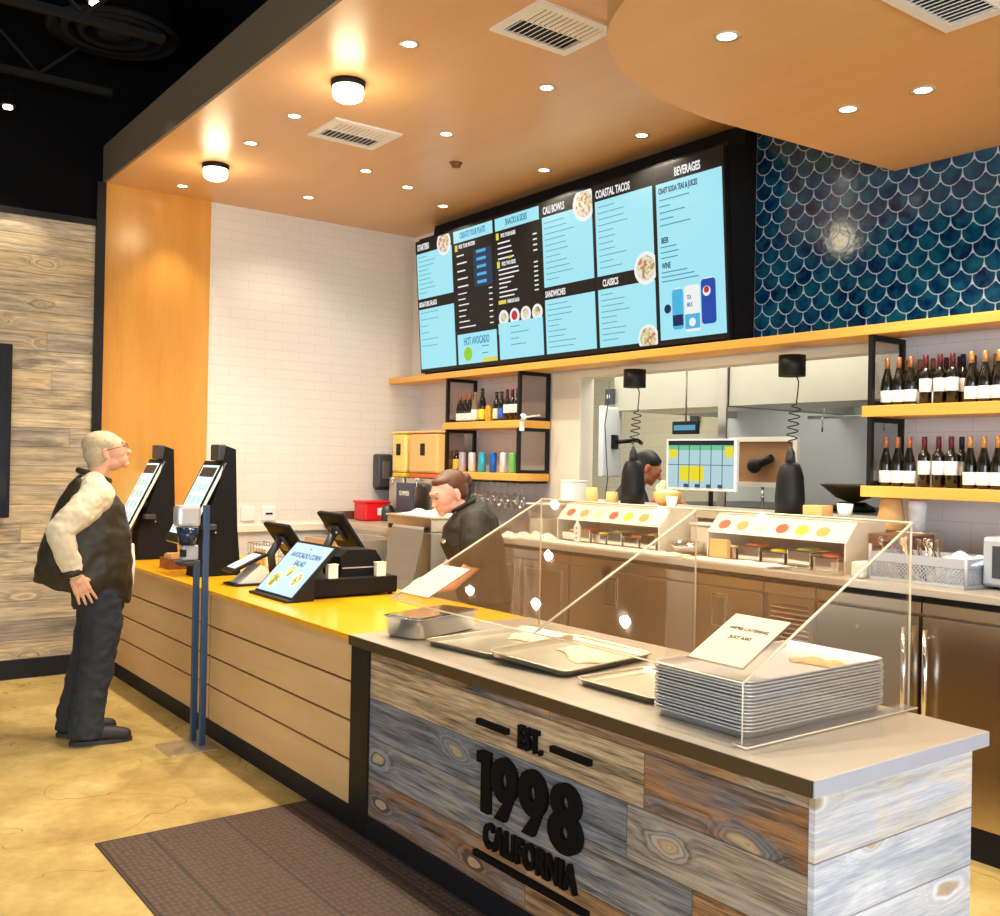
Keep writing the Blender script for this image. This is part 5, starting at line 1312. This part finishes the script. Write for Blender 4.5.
# ------------------------------------------------------------------ back corner by the brick wall
t = thing('corner_worktop', 'stainless worktop with backsplash against the brick wall corner', 'worktop', (-7.2, 4.3, 1.0))
ob('top_slab', box(B(), -7.70, -6.30, 3.85, 4.78, 1.045, 1.09, .003), M['steel'], t); ob('backsplash', box(B(), -7.70, -7.675, 3.85, 4.78, 1.091, 1.16), M['steel_warm'], t)
ob('cabinet_body', box(B(), -7.69, -6.32, 3.90, 4.78, .12, 1.044), M['steel_side'], t); ob('vent_slot', box(B(), -7.55, -7.15, 3.885, 3.899, .90, .97), M['black'], t)
ob('kick', box(B(), -7.68, -6.33, 3.95, 4.7, 0, .119), M['black'], t)
t = thing('red_bucket', 'small red plastic bucket with a white label on the corner worktop', 'bucket', (-7.45, 4.18, 1.0905))
ob('bucket_shell', box(B(), -.10, .10, -.12, .12, 0, .165, .02), M['red'], t, W=False)
bm = B(); box(bm, -.107, .107, -.127, .127, .150, .170, .006); ob('rim', bm, M['red'], t, W=False)
ob('label', box(B(), .1005, .102, -.0, .06, .05, .11), M['white_pl'], t, W=False)
t = thing('soap_dispenser', 'black wall soap dispenser on the white brick wall', 'soap dispenser', (-7.71, 4.40, 1.36))
ob('housing', box(B(), 0, .10, -.075, .075, .0, .30, .018), M['dgrey'], t, W=False); ob('window', box(B(), .1005, .104, -.03, .04, .08, .24, .006), mat('smoke_window', (.12, .10, .09), .2), t, W=False)
ob('push_bar', box(B(), .02, .108, -.06, .06, -.014, -.001, .004), M['black'], t, W=False)
def juice(x, w, col, col2, label, badge):
    t = thing('juice_dispenser', label, 'juice dispenser', (x, 4.55, 1.0905))
    ob('machine_base', box(B(), -w / 2, w / 2, -.16, .16, 0, .37, .01), M['steel_side'], t, W=False)
    m = mat('juice_' + badge_name(col), col, .12, noise=.05)
    ob('tank', box(B(), -w / 2 + .012, w / 2 - .012, -.14, .14, .412, .745, .02), m, t, W=False)
    ob('tank_bottom', box(B(), -w / 2 + .016, w / 2 - .016, -.136, .136, .372, .410, .008), mat('juice_low_' + badge_name(col2), col2, .15), t, W=False)
    ob('tank_lid', box(B(), -w / 2 + .005, w / 2 - .005, -.145, .145, .747, .765, .006), m, t, W=False)
    bm = B(); cyl(bm, (0, -.20, .36), (0, -.14, .365), .014, seg=8); cyl(bm, (0, -.195, .30), (0, -.195, .37), .010, seg=8); ob('tap', bm, M['chrome'], t, W=False)
    ob('flavour_badge', box(B(), -.035, .035, -.1445, -.1405, .56, .66, .002), M['black'], t, W=False)
def badge_name(c): return '%d' % int(c[1] * 1000)
juice(-7.41, .24, srgb(246, 220, 120), srgb(242, 204, 50), 'narrow yellow juice dispenser closest to the brick wall', True)
juice(-7.02, .46, srgb(240, 190, 118), srgb(224, 104, 40), 'wide amber and red orange juice dispenser beside the drinks shelf', True)
# dark menu sign below dispenser
t = thing('small_dark_sign', 'small slate coloured sign standing below the amber juice dispenser', 'sign', (-7.10, 4.30, 1.0905))
ob('board', box(B(), -.13, .13, -.012, .012, .10, .33, .004), mat('slate_sign', srgb(64, 70, 86), .4), t, W=False)
bm = text_bm('SUMMER', .055, .0006, .001, .75); bm.transform(T(0, -.0135, .225)); ob('lettering', bm, M['white_pl'], t, W=False)
ob('foot', box(B(), -.06, .06, -.05, .05, 0, .099, .006), M['dgrey'], t, W=False)
t = thing('black_kettle', 'round black kettle between the red bucket and the slate sign', 'kettle', (-7.36, 4.28, 1.0905))
bm = B(); lathe(bm, [(.05, 0), (.065, .03), (.065, .09), (.045, .13), (.02, .14)], seg=18); ob('kettle_body', bm, M['dgrey'], t, W=False)
bm = B(); tube(bm, [(.06, 0, .03), (.11, 0, .05), (.11, 0, .11), (.05, 0, .125)], .010, 8); ob('kettle_handle', bm, M['black'], t, W=False)
t = thing('steel_side_unit', 'free standing steel cabinet with open slot and papers beside the worker', 'cabinet', (-5.93, 3.85, 0))
ob('body', box(B(), -6.22, -5.64, 3.62, 3.93, .02, 1.12, .006), M['steel_side'], t); ob('slot', box(B(), -6.19, -5.67, 3.612, 3.6195, 1.125, 1.155), M['black'], t)
ob('top_box', box(B(), -6.22, -5.64, 3.62, 3.93, 1.121, 1.21, .004), M['steel_side'], t); ob('top_lip', box(B(), -6.23, -5.63, 3.61, 3.94, 1.2105, 1.225, .003), M['steel'], t)
ob('floor_foot', box(B(), -6.20, -5.66, 3.65, 3.9, 0, .019), M['black'], t)
crumple('paper_pile', -5.93, 3.77, 1.2255, .46, .25, .05, 'loose white papers on the free standing steel cabinet', 'papers', .1, 'paper')
# bin / curved steel chute in front of it
t = thing('open_steel_drawer', 'open steel drawer bin with packets beside the black cash drawer', 'drawer', (-6.62, 3.60, 0))
bm = B()
for q in ((-6.90, -6.36, 3.30, 3.32), (-6.90, -6.36, 3.80, 3.82), (-6.90, -6.88, 3.32, 3.80), (-6.38, -6.36, 3.32, 3.80)): box(bm, *q, .62, 1.02)
box(bm, -6.90, -6.36, 3.30, 3.82, .60, .62)
ob('drawer_shell', bm, M['steel'], t); ob('pedestal', box(B(), -6.86, -6.40, 3.34, 3.78, 0, .599), M['steel_side'], t)
bm = B()
for k in range(10):
    sphere(bm, (-6.80 + .045 * k, 3.45 + .12 * (k % 3), .90), .04, 10, 6, sc=(1, 1, .7))
ob('packet_fill', bm, mat('pink_packets', srgb(176, 112, 90), .5), t)
t = thing('curved_grey_seat', 'curved grey moulded shell behind the cash drawer', 'seat shell', (-5.75, 3.42, .50))
bm = B(); pr = []
for k in range(9):
    a = k / 8; pr.append((.02 + .36 * a - .10 * a * a, .55 * a * a))
pts = pr + [(p[0] + .012, p[1] + .018) for p in pr[::-1]]
prism(bm, [(p[0] - .2, p[1] + .10) for p in pts], 'x', -.2, .2)
ob('moulded_shell', bm, mat('grey_shell', srgb(150, 146, 140), .35, .3), t, W=False)
bm = B(); cyl(bm, (0, -.05, -.50), (0, -.05, .12), .02, seg=10); cyl(bm, (0, -.05, -.50), (0, -.05, -.485), .16, seg=20); ob('pedestal', bm, M['chrome'], t, W=False)
# outlet strip on the brick wall
t = thing('wall_outlet_rail', 'white cable raceway with sockets low on the brick wall', 'raceway', (XL, 3.6, 1.1))
ob('raceway', box(B(), XL, XL + .03, 2.84, 4.2, 1.00, 1.06, .004), M['cream'], t)
for y in (3.18, 3.36): ob('socket_plate', box(B(), XL, XL + .02, y - .06, y + .06, 1.09, 1.20, .004), M['white_pl'], t)
ob('socket_slot', box(B(), XL + .0205, XL + .023, 3.33, 3.39, 1.14, 1.155), M['black'], t)

# television on the plank wall
t = thing('wall_television', 'dark wall mounted television on the plank wall, cut by the frame edge', 'television', (XL + .05, .55, 1.75))
ob('case', box(B(), XL + .03, XL + .075, -.75, 1.40, 1.15, 2.37, .008), M['black'], t)
ob('screen', box(B(), XL + .0755, XL + .078, -.73, 1.375, 1.18, 2.35), mat('dark_tv_screen', (.012, .020, .034), .12), t)
ob('wall_mount', box(B(), XL + .001, XL + .0295, .1, .9, 1.5, 2.0), M['black'], t)

# ------------------------------------------------------------------ people
def chain(bm, pts, seg=14):
    for k, p in enumerate(pts): sphere(bm, p[:3], p[3], seg, 10)
    for a, b in zip(pts, pts[1:]):
        if (V3(a[:3]) - V3(b[:3])).length > 1e-5: cyl(bm, a[:3], b[:3], a[3], b[3], seg)
def loft(bm, rings, seg=28, e=2.4):
    """rings: (front (x,z), back (x,z), half width, y offset)"""
    vs = []
    for fr, bk, hw, *yo in rings:
        yo = yo[0] if yo else 0; cx, cz = (fr[0] + bk[0]) / 2, (fr[1] + bk[1]) / 2; dx, dz = (fr[0] - bk[0]) / 2, (fr[1] - bk[1]) / 2
        r = []
        for k in range(seg):
            a = 2 * PI * k / seg; c, s = math.cos(a), math.sin(a)
            c = math.copysign(abs(c) ** (2 / e), c); s = math.copysign(abs(s) ** (2 / e), s)
            r.append(bm.verts.new((cx + dx * c, yo + hw * s, cz + dz * c)))
        vs.append(r)
    for a, b in zip(vs, vs[1:]):
        for k in range(seg): bm.faces.new((a[k], a[(k + 1) % seg], b[(k + 1) % seg], b[k]))
    bm.faces.new(vs[0][::-1]); bm.faces.new(vs[-1])
    bmesh.ops.recalc_face_normals(bm, faces=bm.faces[:])
def fuse(name, bm, m, parent, voxel=.006, smooth=4, wr=0.0, wsc=.1, paint=None):
    """one continuous surface from overlapping closed pieces"""
    me = bpy.data.meshes.new('tmp'); bmesh.ops.recalc_face_normals(bm, faces=bm.faces[:]); bm.to_mesh(me); bm.free()
    o = bpy.data.objects.new('tmp', me); C.objects.link(o)
    r = o.modifiers.new('r', 'REMESH'); r.mode = 'VOXEL'; r.voxel_size = voxel
    s = o.modifiers.new('s', 'SMOOTH'); s.iterations = smooth; s.factor = .5
    if wr:
        tx = bpy.data.textures.new('w', 'CLOUDS'); tx.noise_scale = wsc; tx.noise_depth = 1
        d = o.modifiers.new('d', 'DISPLACE'); d.texture = tx; d.strength = wr; d.mid_level = .5
    dg = bpy.context.evaluated_depsgraph_get(); dg.update()
    nm = bpy.data.meshes.new_from_object(o.evaluated_get(dg))
    bpy.data.objects.remove(o); bpy.data.meshes.remove(me)
    nm.name = name; nm.materials.clear()
    for mm in (m if isinstance(m, list) else [m]): nm.materials.append(mm)
    for p in nm.polygons:
        p.use_smooth = True
        if paint: p.material_index = paint(p.center)
    ob2 = bpy.data.objects.new(name, nm); C.objects.link(ob2); ob2.parent = parent; INV[ob2.name] = INV[parent.name]
    return ob2
def head_bm(bm, mt, s=1.0, nose=1.0):
    """head facing +x, centre of the skull at the origin of mt"""
    def S(c, r, sc): sphere(bm, tuple(mt @ V3([v * s for v in c])), r * s, 20, 14, sc, mt.to_3x3().to_4x4() if False else None) if False else add(c, r, sc)
    def add(c, r, sc):
        t = bmesh.new(); bmesh.ops.create_uvsphere(t, u_segments=22, v_segments=16, radius=r * s); bmesh.ops.scale(t, vec=sc, verts=t.verts)
        bmesh.ops.translate(t, vec=[v * s for v in c], verts=t.verts); t.transform(mt); merge(bm, t)
    add((-.012, 0, .030), .088, (1.10, .86, 1.0)); add((.040, 0, .0), .068, (.95, .92, 1.25)); add((.050, 0, -.055), .050, (1.0, .98, .85)); add((.078, 0, -.088), .024, (1, 1.1, .8))
    add((.02, 0, -.06), .055, (1.1, .95, .9)); add((.088, 0, .030), .03, (.6, 1.6, .5))
    for k in range(6): add((.094 + .0055 * k * nose, 0, .018 - .0085 * k), .0095 + .0012 * k, (1, .9, 1))
    add((.112 + .006 * nose, 0, -.030), .0125, (1, 1.25, .8))
    add((.092, 0, -.056), .014, (1.0, 1.7, .55)); add((.089, 0, -.068), .014, (1.0, 1.5, .55))
    for y in (-1, 1):
        add((.062, y * .035, -.02), .028, (.9, .8, .9)); add((-.012, y * .078, -.010), .030, (.62, .30, 1.05)); add((-.006, y * .082, -.034), .014, (.7, .5, 1))
def hand_bm(bm, wrist, dirv, side, palm_n, s=1.0, curl=.5):
    """wrist point, finger direction, side = direction towards the thumb, palm_n = palm normal; five unequal fingers"""
    w = V3(wrist); d = V3(dirv).normalized(); t = V3(side).normalized(); n = V3(palm_n).normalized()
    chain(bm, [(*w, .024 * s), (*(w + d * .03 * s), .025 * s)])
    for k, (o, L) in enumerate(((.033, .074), (.012, .083), (-.010, .077), (-.032, .060))):
        base = w + d * .082 * s + t * o * s; L *= s; d0 = d; d = (d + t * o * 5).normalized()
        chain(bm, [(*(w + d * .02 * s + t * o * .6 * s), .017 * s), (*base, .0135 * s)], 10)
        p1 = base + (d + n * .25 * curl).normalized() * L * .45; p2 = p1 + (d + n * .9 * curl).normalized() * L * .32; p3 = p2 + (d * .8 + n * 1.4 * curl).normalized() * L * .26
        chain(bm, [(*base, .0096 * s), (*p1, .0088 * s), (*p2, .0082 * s), (*p3, .0072 * s)], 10); d = d0
    b = w + d * .03 * s + t * .028 * s; p1 = b + (d * .6 + t * .9 + n * .3).normalized() * .042 * s; p2 = p1 + (d + t * .35 + n * .4).normalized() * .034 * s
    chain(bm, [(*(w + d * .015 * s + t * .01 * s), .019 * s), (*b, .0145 * s), (*p1, .0115 * s), (*p2, .0095 * s)], 10)
def eyes(t, mt, s=1.0, iris=(.10, .16, .20)):
    for y in (-1, 1):
        p = mt @ V3((.092 * s, y * .030 * s, .010 * s)); q = mt @ V3((.0990 * s, y * .031 * s, .007 * s))
        bm = B(); sphere(bm, tuple(p), .0098 * s, 12, 8); e = ob('eye', bm, mat('eye_white', (.75, .72, .68), .2), t, W=False)
        bm = B(); sphere(bm, tuple(q), .0050 * s, 10, 6); ob('iris', bm, mat('iris', iris, .2), e, W=False)
        a = mt @ V3((.099 * s, y * .016 * s, .034 * s)); b = mt @ V3((.088 * s, y * .048 * s, .036 * s)); bm = B(); tube(bm, [a, (a + b) / 2 + V3((0, 0, .003)), b], .0035 * s, 6)
        ob('eyebrow', bm, M['brow'], t, W=False)
        pts = [mt @ V3(((.1012 - .004 * abs(k)) * s, (y * .031 + k * .006) * s, (.0155 - .002 * k * k) * s)) for k in (-2, -1, 0, 1, 2)]; bm = B(); tube(bm, pts, .0028 * s, 6); ob('eyelid', bm, M['brow'], t, W=False)
M['brow'] = mat('eyebrow_hair', srgb(96, 70, 50), .8)

# ---- the standing customer
t = thing('person', 'standing man with white hair and glasses, dark leather vest jacket with cream sleeves, grey jeans', 'person', (-5.862, 1.556, 0), math.atan2(.985, .17))
mh = T(.012, 0, 1.622) @ Matrix.Rotation(-.24, 4, 'Y')
bm = B(); head_bm(bm, mh, 1.04, .55)
chain(bm, [(-.045, 0, 1.44, .062), (-.02, 0, 1.54, .056), (.01, 0, 1.57, .055)])
loft(bm, [((.10, .86), (-.13, .90), .15), ((.10, 1.05), (-.14, 1.08), .155), ((.09, 1.25), (-.16, 1.29), .18), ((.04, 1.38), (-.14, 1.43), .17), ((.0, 1.44), (-.10, 1.47), .08)])
ARM = [(-.05, -.17, 1.38, .055), (-.235, -.262, 1.19, .042), (-.165, -.235, .985, .030), (-.155, -.228, .955, .026)]
chain(bm, ARM); chain(bm, [(p[0] + (.16 if k == 1 else .05 if k > 1 else 0), -p[1] * .92, p[2], p[3]) for k, p in enumerate(ARM)])
hand_bm(bm, (-.150, -.226, .945), (.42, .04, -.9), (.9, .0, .42), (.0, 1, -.05), 1.05, .25)
hand_bm(bm, (-.10, .210, .945), (.42, -.04, -.9), (.9, .0, .42), (.0, -1, -.05), 1.05, .25)
for y in (-1, 1): fx = -.055 if y > 0 else 0; chain(bm, [(-.01, y * .09, .86, .085), (-.035 + fx * .6, y * .10, .47, .055), (-.075 + fx, y * .105, .10, .038), (-.02 + fx, y * .11, .05, .032), (.08 + fx, y * .115, .045, .028)])
body = fuse('body', bm, M['skin_old'], t, .0045, 2)
eyes(t, mh, 1.02)
M['whitehair'] = mat('white_grey_hair', srgb(196, 178, 144), .85, noise=.25, nscale=60)
bm = B()
def hadd(c, r, sc, mt):
    tb = bmesh.new(); bmesh.ops.create_uvsphere(tb, u_segments=22, v_segments=16, radius=r); bmesh.ops.scale(tb, vec=sc, verts=tb.verts); bmesh.ops.translate(tb, vec=c, verts=tb.verts); tb.transform(mt); merge(bm, tb)
hadd((-.048, 0, .0), .078, (.98, 1.06, 1.0), mh); hadd((-.058, 0, -.045), .060, (.9, 1.08, .85), mh); hadd((-.035, 0, .058), .086, (1.0, .95, .78), mh)
for y in (-1, 1): hadd((.006, y * .072, .036), .030, (1.3, .5, 1.1), mh)
fuse('hair', bm, M['whitehair'], t, .006, 3, .006, .02)
# glasses
g = B()
for y in (-1, 1):
    c = mh @ V3((.114, y * .034, .010)); pts = []
    for k in range(18):
        a = 2 * PI * k / 18; pts.append(mh @ V3((.114, y * .034 + .024 * math.cos(a), .008 + .017 * math.sin(a))))
    tube(g, pts, .0018, 6, closed=True)
    tube(g, [mh @ V3((.112, y * .058, .012)), mh @ V3((.07, y * .082, .012)), mh @ V3((-.01, y * .088, .008))], .002, 6)
tube(g, [mh @ V3((.115, -.010, .012)), mh @ V3((.120, 0, .016)), mh @ V3((.115, .010, .012))], .0018, 6)
ob('glasses', g, mat('thin_brown_frames', srgb(150, 90, 60), .3, .5), t, W=False)
# jacket
M['leather'] = mat('dark_olive_leather', srgb(50, 42, 26), .48, spec=.35, noise=.45, nscale=6)
M['sleeve'] = mat('cream_sleeve_cloth', srgb(226, 212, 180), .75, noise=.07, nscale=10)
bm = B()
loft(bm, [((.150, .765), (-.345, .900), .20), ((.165, .88), (-.345, .97), .225), ((.168, 1.0), (-.325, 1.06), .232), ((.150, 1.16), (-.285, 1.22), .225), ((.105, 1.32), (-.225, 1.37), .205), ((.055, 1.405), (-.17, 1.445), .15), ((.030, 1.45), (-.125, 1.49), .088)], e=2.6)
fuse('jacket', bm, M['leather'], t, .007, 2, .026, .11)
SL = [(-.06, -.065, 1.435, .070), (-.045, -.165, 1.375, .094), (-.14, -.235, 1.285, .085), (-.235, -.262, 1.195, .073), (-.20, -.255, 1.08, .064), (-.163, -.238, .985, .054)]
for y in (1, -1):
    SL_ = SL if y == 1 else [(p[0] + (.16 if 2 <= k <= 4 else .05 if k > 4 else 0), p[1] * .92, p[2], p[3]) for k, p in enumerate(SL)]
    bm = B(); chain(bm, [(p[0], p[1] * y, p[2], p[3]) for p in SL_]); chain(bm, [(-.10, 0, 1.445, .060), (-.06, -.065 * y, 1.44, .072)])
    sl = fuse('sleeve', bm, M['sleeve'], t, .006, 3, .018, .06)
    bm = B(); lathe(bm, [(.052, -.018), (.060, -.012), (.060, .014), (.054, .02)], seg=20); bm.transform(T(-.166 if y == 1 else -.107, -.234 * y * (1 if y == 1 else .92), .965) @ Matrix.Rotation(-.3, 4, 'Y')); ob('cuff', bm, M['leather'], sl, W=False)
bm = B(); tube(bm, [V3((-.05 + .080 * math.cos(a), .078 * math.sin(a), 1.485 - .030 * math.cos(a))) for a in [2 * PI * k / 24 for k in range(24)]], .018, 10, closed=True); ob('collar', bm, M['leather'], t, W=False)
bm = B(); loft(bm, [((.172, .86), (.0, .86), .08), ((.180, .98), (.0, .98), .10), ((.172, 1.10), (.0, 1.1), .06)]); fuse('shirt_front', bm, M['paper'], t, .008, 3)
# jeans
M['jeans'] = mat('charcoal_jeans', srgb(38, 42, 48), .8, noise=.25, nscale=12)
bm = B()
loft(bm, [((.130, .93), (-.14, .93), .175), ((.135, .84), (-.155, .84), .19), ((.120, .74), (-.15, .74), .19)])
for y in (-1, 1):
    fx = -.055 if y > 0 else 0
    chain(bm, [(-.005, y * .09, .84, .118), (.0 + fx * .3, y * .098, .66, .106), (-.018 + fx * .6, y * .105, .46, .092), (-.055 + fx * .8, y * .108, .25, .086), (-.070 + fx, y * .110, .12, .088)])
    lathe(bm, [(.088, .045), (.093, .05), (.090, .13)], (-.072 + fx, y * .110, 0), 18)
fuse('jeans', bm, M['jeans'], t, .008, 3, .022, .06)
M['shoe'] = mat('black_shoe', (.012, .011, .012), .6)
for y in (-1, 1):
    fx = -.055 if y > 0 else 0
    bm = B(); chain(bm, [(-.12 + fx, y * .11, .052, .040), (-.04 + fx, y * .112, .058, .044), (.06 + fx, y * .116, .050, .043), (.13 + fx, y * .120, .040, .036)]); chain(bm, [(-.08 + fx, y * .11, .06, .045), (-.075 + fx, y * .11, .10, .045)])
    bm2 = fuse('shoe', bm, M['shoe'], t, .007, 3)
    bm = B(); pts = []
    for k in range(24):
        a = 2 * PI * k / 24; pts.append((.006 + fx + .165 * math.cos(a), y * .114 + (.042 if math.cos(a) > 0 else .038) * math.sin(a)))
    prism(bm, pts, 'z', .001, .024); ob('sole', bm, mat('dark_sole', (.02, .022, .028), .5), bm2, W=False)

# ---- the bending worker behind the counter
t = thing('person', 'woman with brown hair bun and black shirt, looking down behind the counter', 'person', (-4.70, 3.40, 0), math.atan2(-.86, -.50))
mh = T(.225, .0, 1.42) @ Matrix.Rotation(.48, 4, 'Z') @ Matrix.Rotation(.40, 4, 'Y')
bm = B(); head_bm(bm, mh, 1.04, .35)
chain(bm, [(.09, 0, 1.27, .052), (.155, 0, 1.335, .048), (.19, 0, 1.37, .05)])
loft(bm, [((.10, .84), (-.14, .84), .16), ((.13, 1.0), (-.10, 1.0), .14), ((.18, 1.14), (-.08, 1.16), .16), ((.19, 1.24), (-.04, 1.28), .16), ((.15, 1.30), (.03, 1.33), .08)])
LA = [(.085, .155, 1.26, .052), (.075, .235, 1.05, .046), (.20, .200, .915, .032), (.245, .185, .895, .026)]
RA = [(.075, -.155, 1.26, .052), (.10, -.235, 1.06, .042), (.26, -.16, .935, .032), (.30, -.13, .92, .026)]
chain(bm, LA); chain(bm, RA)
hand_bm(bm, (.255, .183, .893), (.95, -.2, -.2), (-.2, -1, .1), (0, 0, -1), .92, .6)
hand_bm(bm, (.31, -.125, .918), (.9, .4, -.2), (-.3, 1, .1), (0, 0, -1), .92, .6)
for y in (-1, 1): chain(bm, [(-.02, y * .085, .82, .085), (.0, y * .09, .45, .055), (-.02, y * .095, .10, .038), (.05, y * .1, .045, .032), (.12, y * .1, .04, .026)])
fuse('body', bm, M['skin'], t, .0055, 3)
eyes(t, mh, 1.04, (.12, .07, .04))
M['brownhair'] = mat('brown_hair', srgb(92, 56, 34), .5, noise=.4, nscale=40)
bm = B()
hadd((-.034, 0, .046), .094, (1.06, .90, .90), mh); hadd((-.050, 0, .0), .080, (.95, 1.0, 1.0), mh); hadd((.004, 0, .084), .062, (1.2, 1.12, .55), mh); hadd((-.140, 0, .030), .038, (.9, 1, 1), mh)
fuse('hair', bm, M['brownhair'], t, .006, 4, .002, .02)
M['bshirt'] = mat('black_work_shirt', srgb(40, 36, 30), .7, noise=.3, nscale=9)
bm = B()
loft(bm, [((.16, .80), (-.16, .80), .19), ((.20, .98), (-.125, .98), .18), ((.265, 1.12), (-.10, 1.15), .195), ((.25, 1.22), (-.06, 1.29), .185), ((.20, 1.29), (.0, 1.365), .13), ((.175, 1.325), (.05, 1.38), .066)])
for y in (-1, 1): chain(bm, [(.08, y * .145, 1.26, .084), (.085, y * .205, 1.16, .078), (.085, y * .232, 1.07, .070)])
fuse('shirt', bm, M['bshirt'], t, .008, 4, .014, .08)
bm = B(); chain(bm, [(.20, .045, 1.315, .010), (.14, .072, 1.355, .011), (.08, .045, 1.385, .012), (.07, 0, 1.39, .012), (.08, -.045, 1.385, .012), (.14, -.072, 1.355, .011), (.20, -.045, 1.315, .010)], 10); ob('collar', bm, M['bshirt'], t, W=False)
bm = B(); cyl(bm, (.235, .12, 1.15), (.262, .128, 1.15), .013, seg=12); ob('name_pin', bm, M['chrome'], t, W=False)
bm = B(); loft(bm, [((.11, .88), (-.15, .88), .17), ((.11, .74), (-.15, .74), .175)])
for y in (-1, 1): chain(bm, [(-.02, y * .085, .80, .095), (.0, y * .09, .45, .07), (-.02, y * .095, .10, .055)])
fuse('trousers', bm, M['jeans'], t, .01, 3)
for y in (-1, 1): bm = B(); chain(bm, [(-.05, y * .098, .045, .038), (.05, y * .1, .045, .038), (.12, y * .1, .04, .034)]); ob('shoe', bm, M['shoe'], t, W=False)

# ---- the cook in the kitchen
t = thing('person', 'dark haired cook in a black shirt in the kitchen, head bowed behind the heat lamp', 'person', (-5.43, 5.27, 0), math.atan2(.80, .60))
mh = T(.12, 0, 1.585) @ Matrix.Rotation(.50, 4, 'Y')
bm = B(); head_bm(bm, mh, 1.0, 1.0)
chain(bm, [(.03, 0, 1.42, .056), (.08, 0, 1.51, .053)])
loft(bm, [((.10, .88), (-.13, .88), .16), ((.12, 1.1), (-.13, 1.12), .17), ((.12, 1.3), (-.12, 1.36), .18), ((.09, 1.42), (-.04, 1.46), .09)])
for y in (-1, 1): 
    chain(bm, [(.02, y * .18, 1.38, .055), (.03, y * .24, 1.18, .044), (.22, y * .20, 1.33, .034), (.25, y * .19, 1.345, .028)])
    hand_bm(bm, (.26, y * .188, 1.347), (.95, -.2 * y, -.1), (0, -y, .2), (0, 0, -1), 1.0, .5)
    chain(bm, [(-.01, y * .09, .86, .085), (0, y * .1, .47, .055), (-.03, y * .1, .10, .038), (.06, y * .1, .045, .032)])
fuse('body', bm, M['skin_brown'], t, .007, 3); eyes(t, mh, 1.0, (.05, .03, .02))
bm = B(); hadd((-.022, 0, .050), .092, (1.10, .90, .90), mh); hadd((-.045, 0, .0), .078, (.95, 1.0, 1.0), mh); hadd((.02, 0, .09), .045, (1.2, 1.2, .5), mh)
fuse('hair', bm, mat('black_hair', (.012, .010, .010), .5), t, .007, 3)
bm = B(); loft(bm, [((.13, .82), (-.16, .82), .19), ((.15, 1.1), (-.16, 1.12), .195), ((.14, 1.3), (-.15, 1.36), .20), ((.11, 1.42), (-.07, 1.47), .10)])
for y in (-1, 1): chain(bm, [(.0, y * .165, 1.375, .080), (.03, y * .235, 1.21, .066)])
fuse('shirt', bm, mat('black_cook_shirt', (.018, .018, .022), .7), t, .009, 4, .01, .08)
bm = B(); loft(bm, [((.11, .90), (-.14, .90), .17), ((.11, .76), (-.14, .76), .175)])
for y in (-1, 1): chain(bm, [(-.01, y * .09, .82, .10), (0, y * .1, .47, .075), (-.03, y * .1, .09, .06)])
fuse('trousers', bm, M['jeans'], t, .011, 3)
for y in (-1, 1): bm = B(); chain(bm, [(-.06, y * .1, .045, .04), (.06, y * .1, .045, .04), (.12, y * .1, .04, .036)]); ob('shoe', bm, M['shoe'], t, W=False)

# ------------------------------------------------------------------ lights
def area(name, loc, rot, sx, sy, power, col=(1, 1, 1)):
    l = bpy.data.lights.new(name, 'AREA'); l.shape = 'RECTANGLE'; l.size = sx; l.size_y = sy; l.energy = power; l.color = col
    o = bpy.data.objects.new(name, l); C.objects.link(o); o.location = loc; o.rotation_euler = rot; return o
def aim(o, to):
    o.rotation_euler = (V3(to) - o.location).to_track_quat('-Z', 'Y').to_euler()
# daylight through the shop front behind and beside the camera
w = area('storefront_daylight', (3.6, -.8, 1.7), (0, 0, 0), 5.0, 2.8, 360, (.80, .90, 1.0)); aim(w, (-6, 2.2, 1.4))
w = area('storefront_daylight_front', (-2.5, -4.7, 1.8), (0, 0, 0), 8.0, 2.8, 40, (1.0, .97, .92)); aim(w, (-4, 3, 1.2))
w = area('kitchen_light', (-5.4, 6.0, 2.98), (0, 0, 0), 4.5, 1.6, 135, (1.0, .97, .88))
w = area('kitchen_hood_light', (-4.6, 6.9, 2.4), (0, 0, 0), 3.0, .5, 16, (1.0, .98, .92))
wd = bpy.data.worlds.new('daylight'); bpy.context.scene.world = wd; wd.use_nodes = True
wd.node_tree.nodes['Background'].inputs[0].default_value = (.90, .95, 1.0, 1); wd.node_tree.nodes['Background'].inputs[1].default_value = .40
sc = bpy.context.scene
sc.view_settings.view_transform = 'Standard'; sc.view_settings.look = 'None'; sc.view_settings.gamma = 1
sc.view_settings.exposure = .12; sc.view_settings.use_curve_mapping = False
sc.cycles.use_denoising = True
try: sc.cycles.denoiser = 'OPENIMAGEDENOISE'
except Exception: pass
sc.cycles.max_bounces = 8; sc.cycles.transparent_max_bounces = 24; sc.cycles.sample_clamp_indirect = 6
sc.cycles.caustics_reflective = False; sc.cycles.caustics_refractive = False
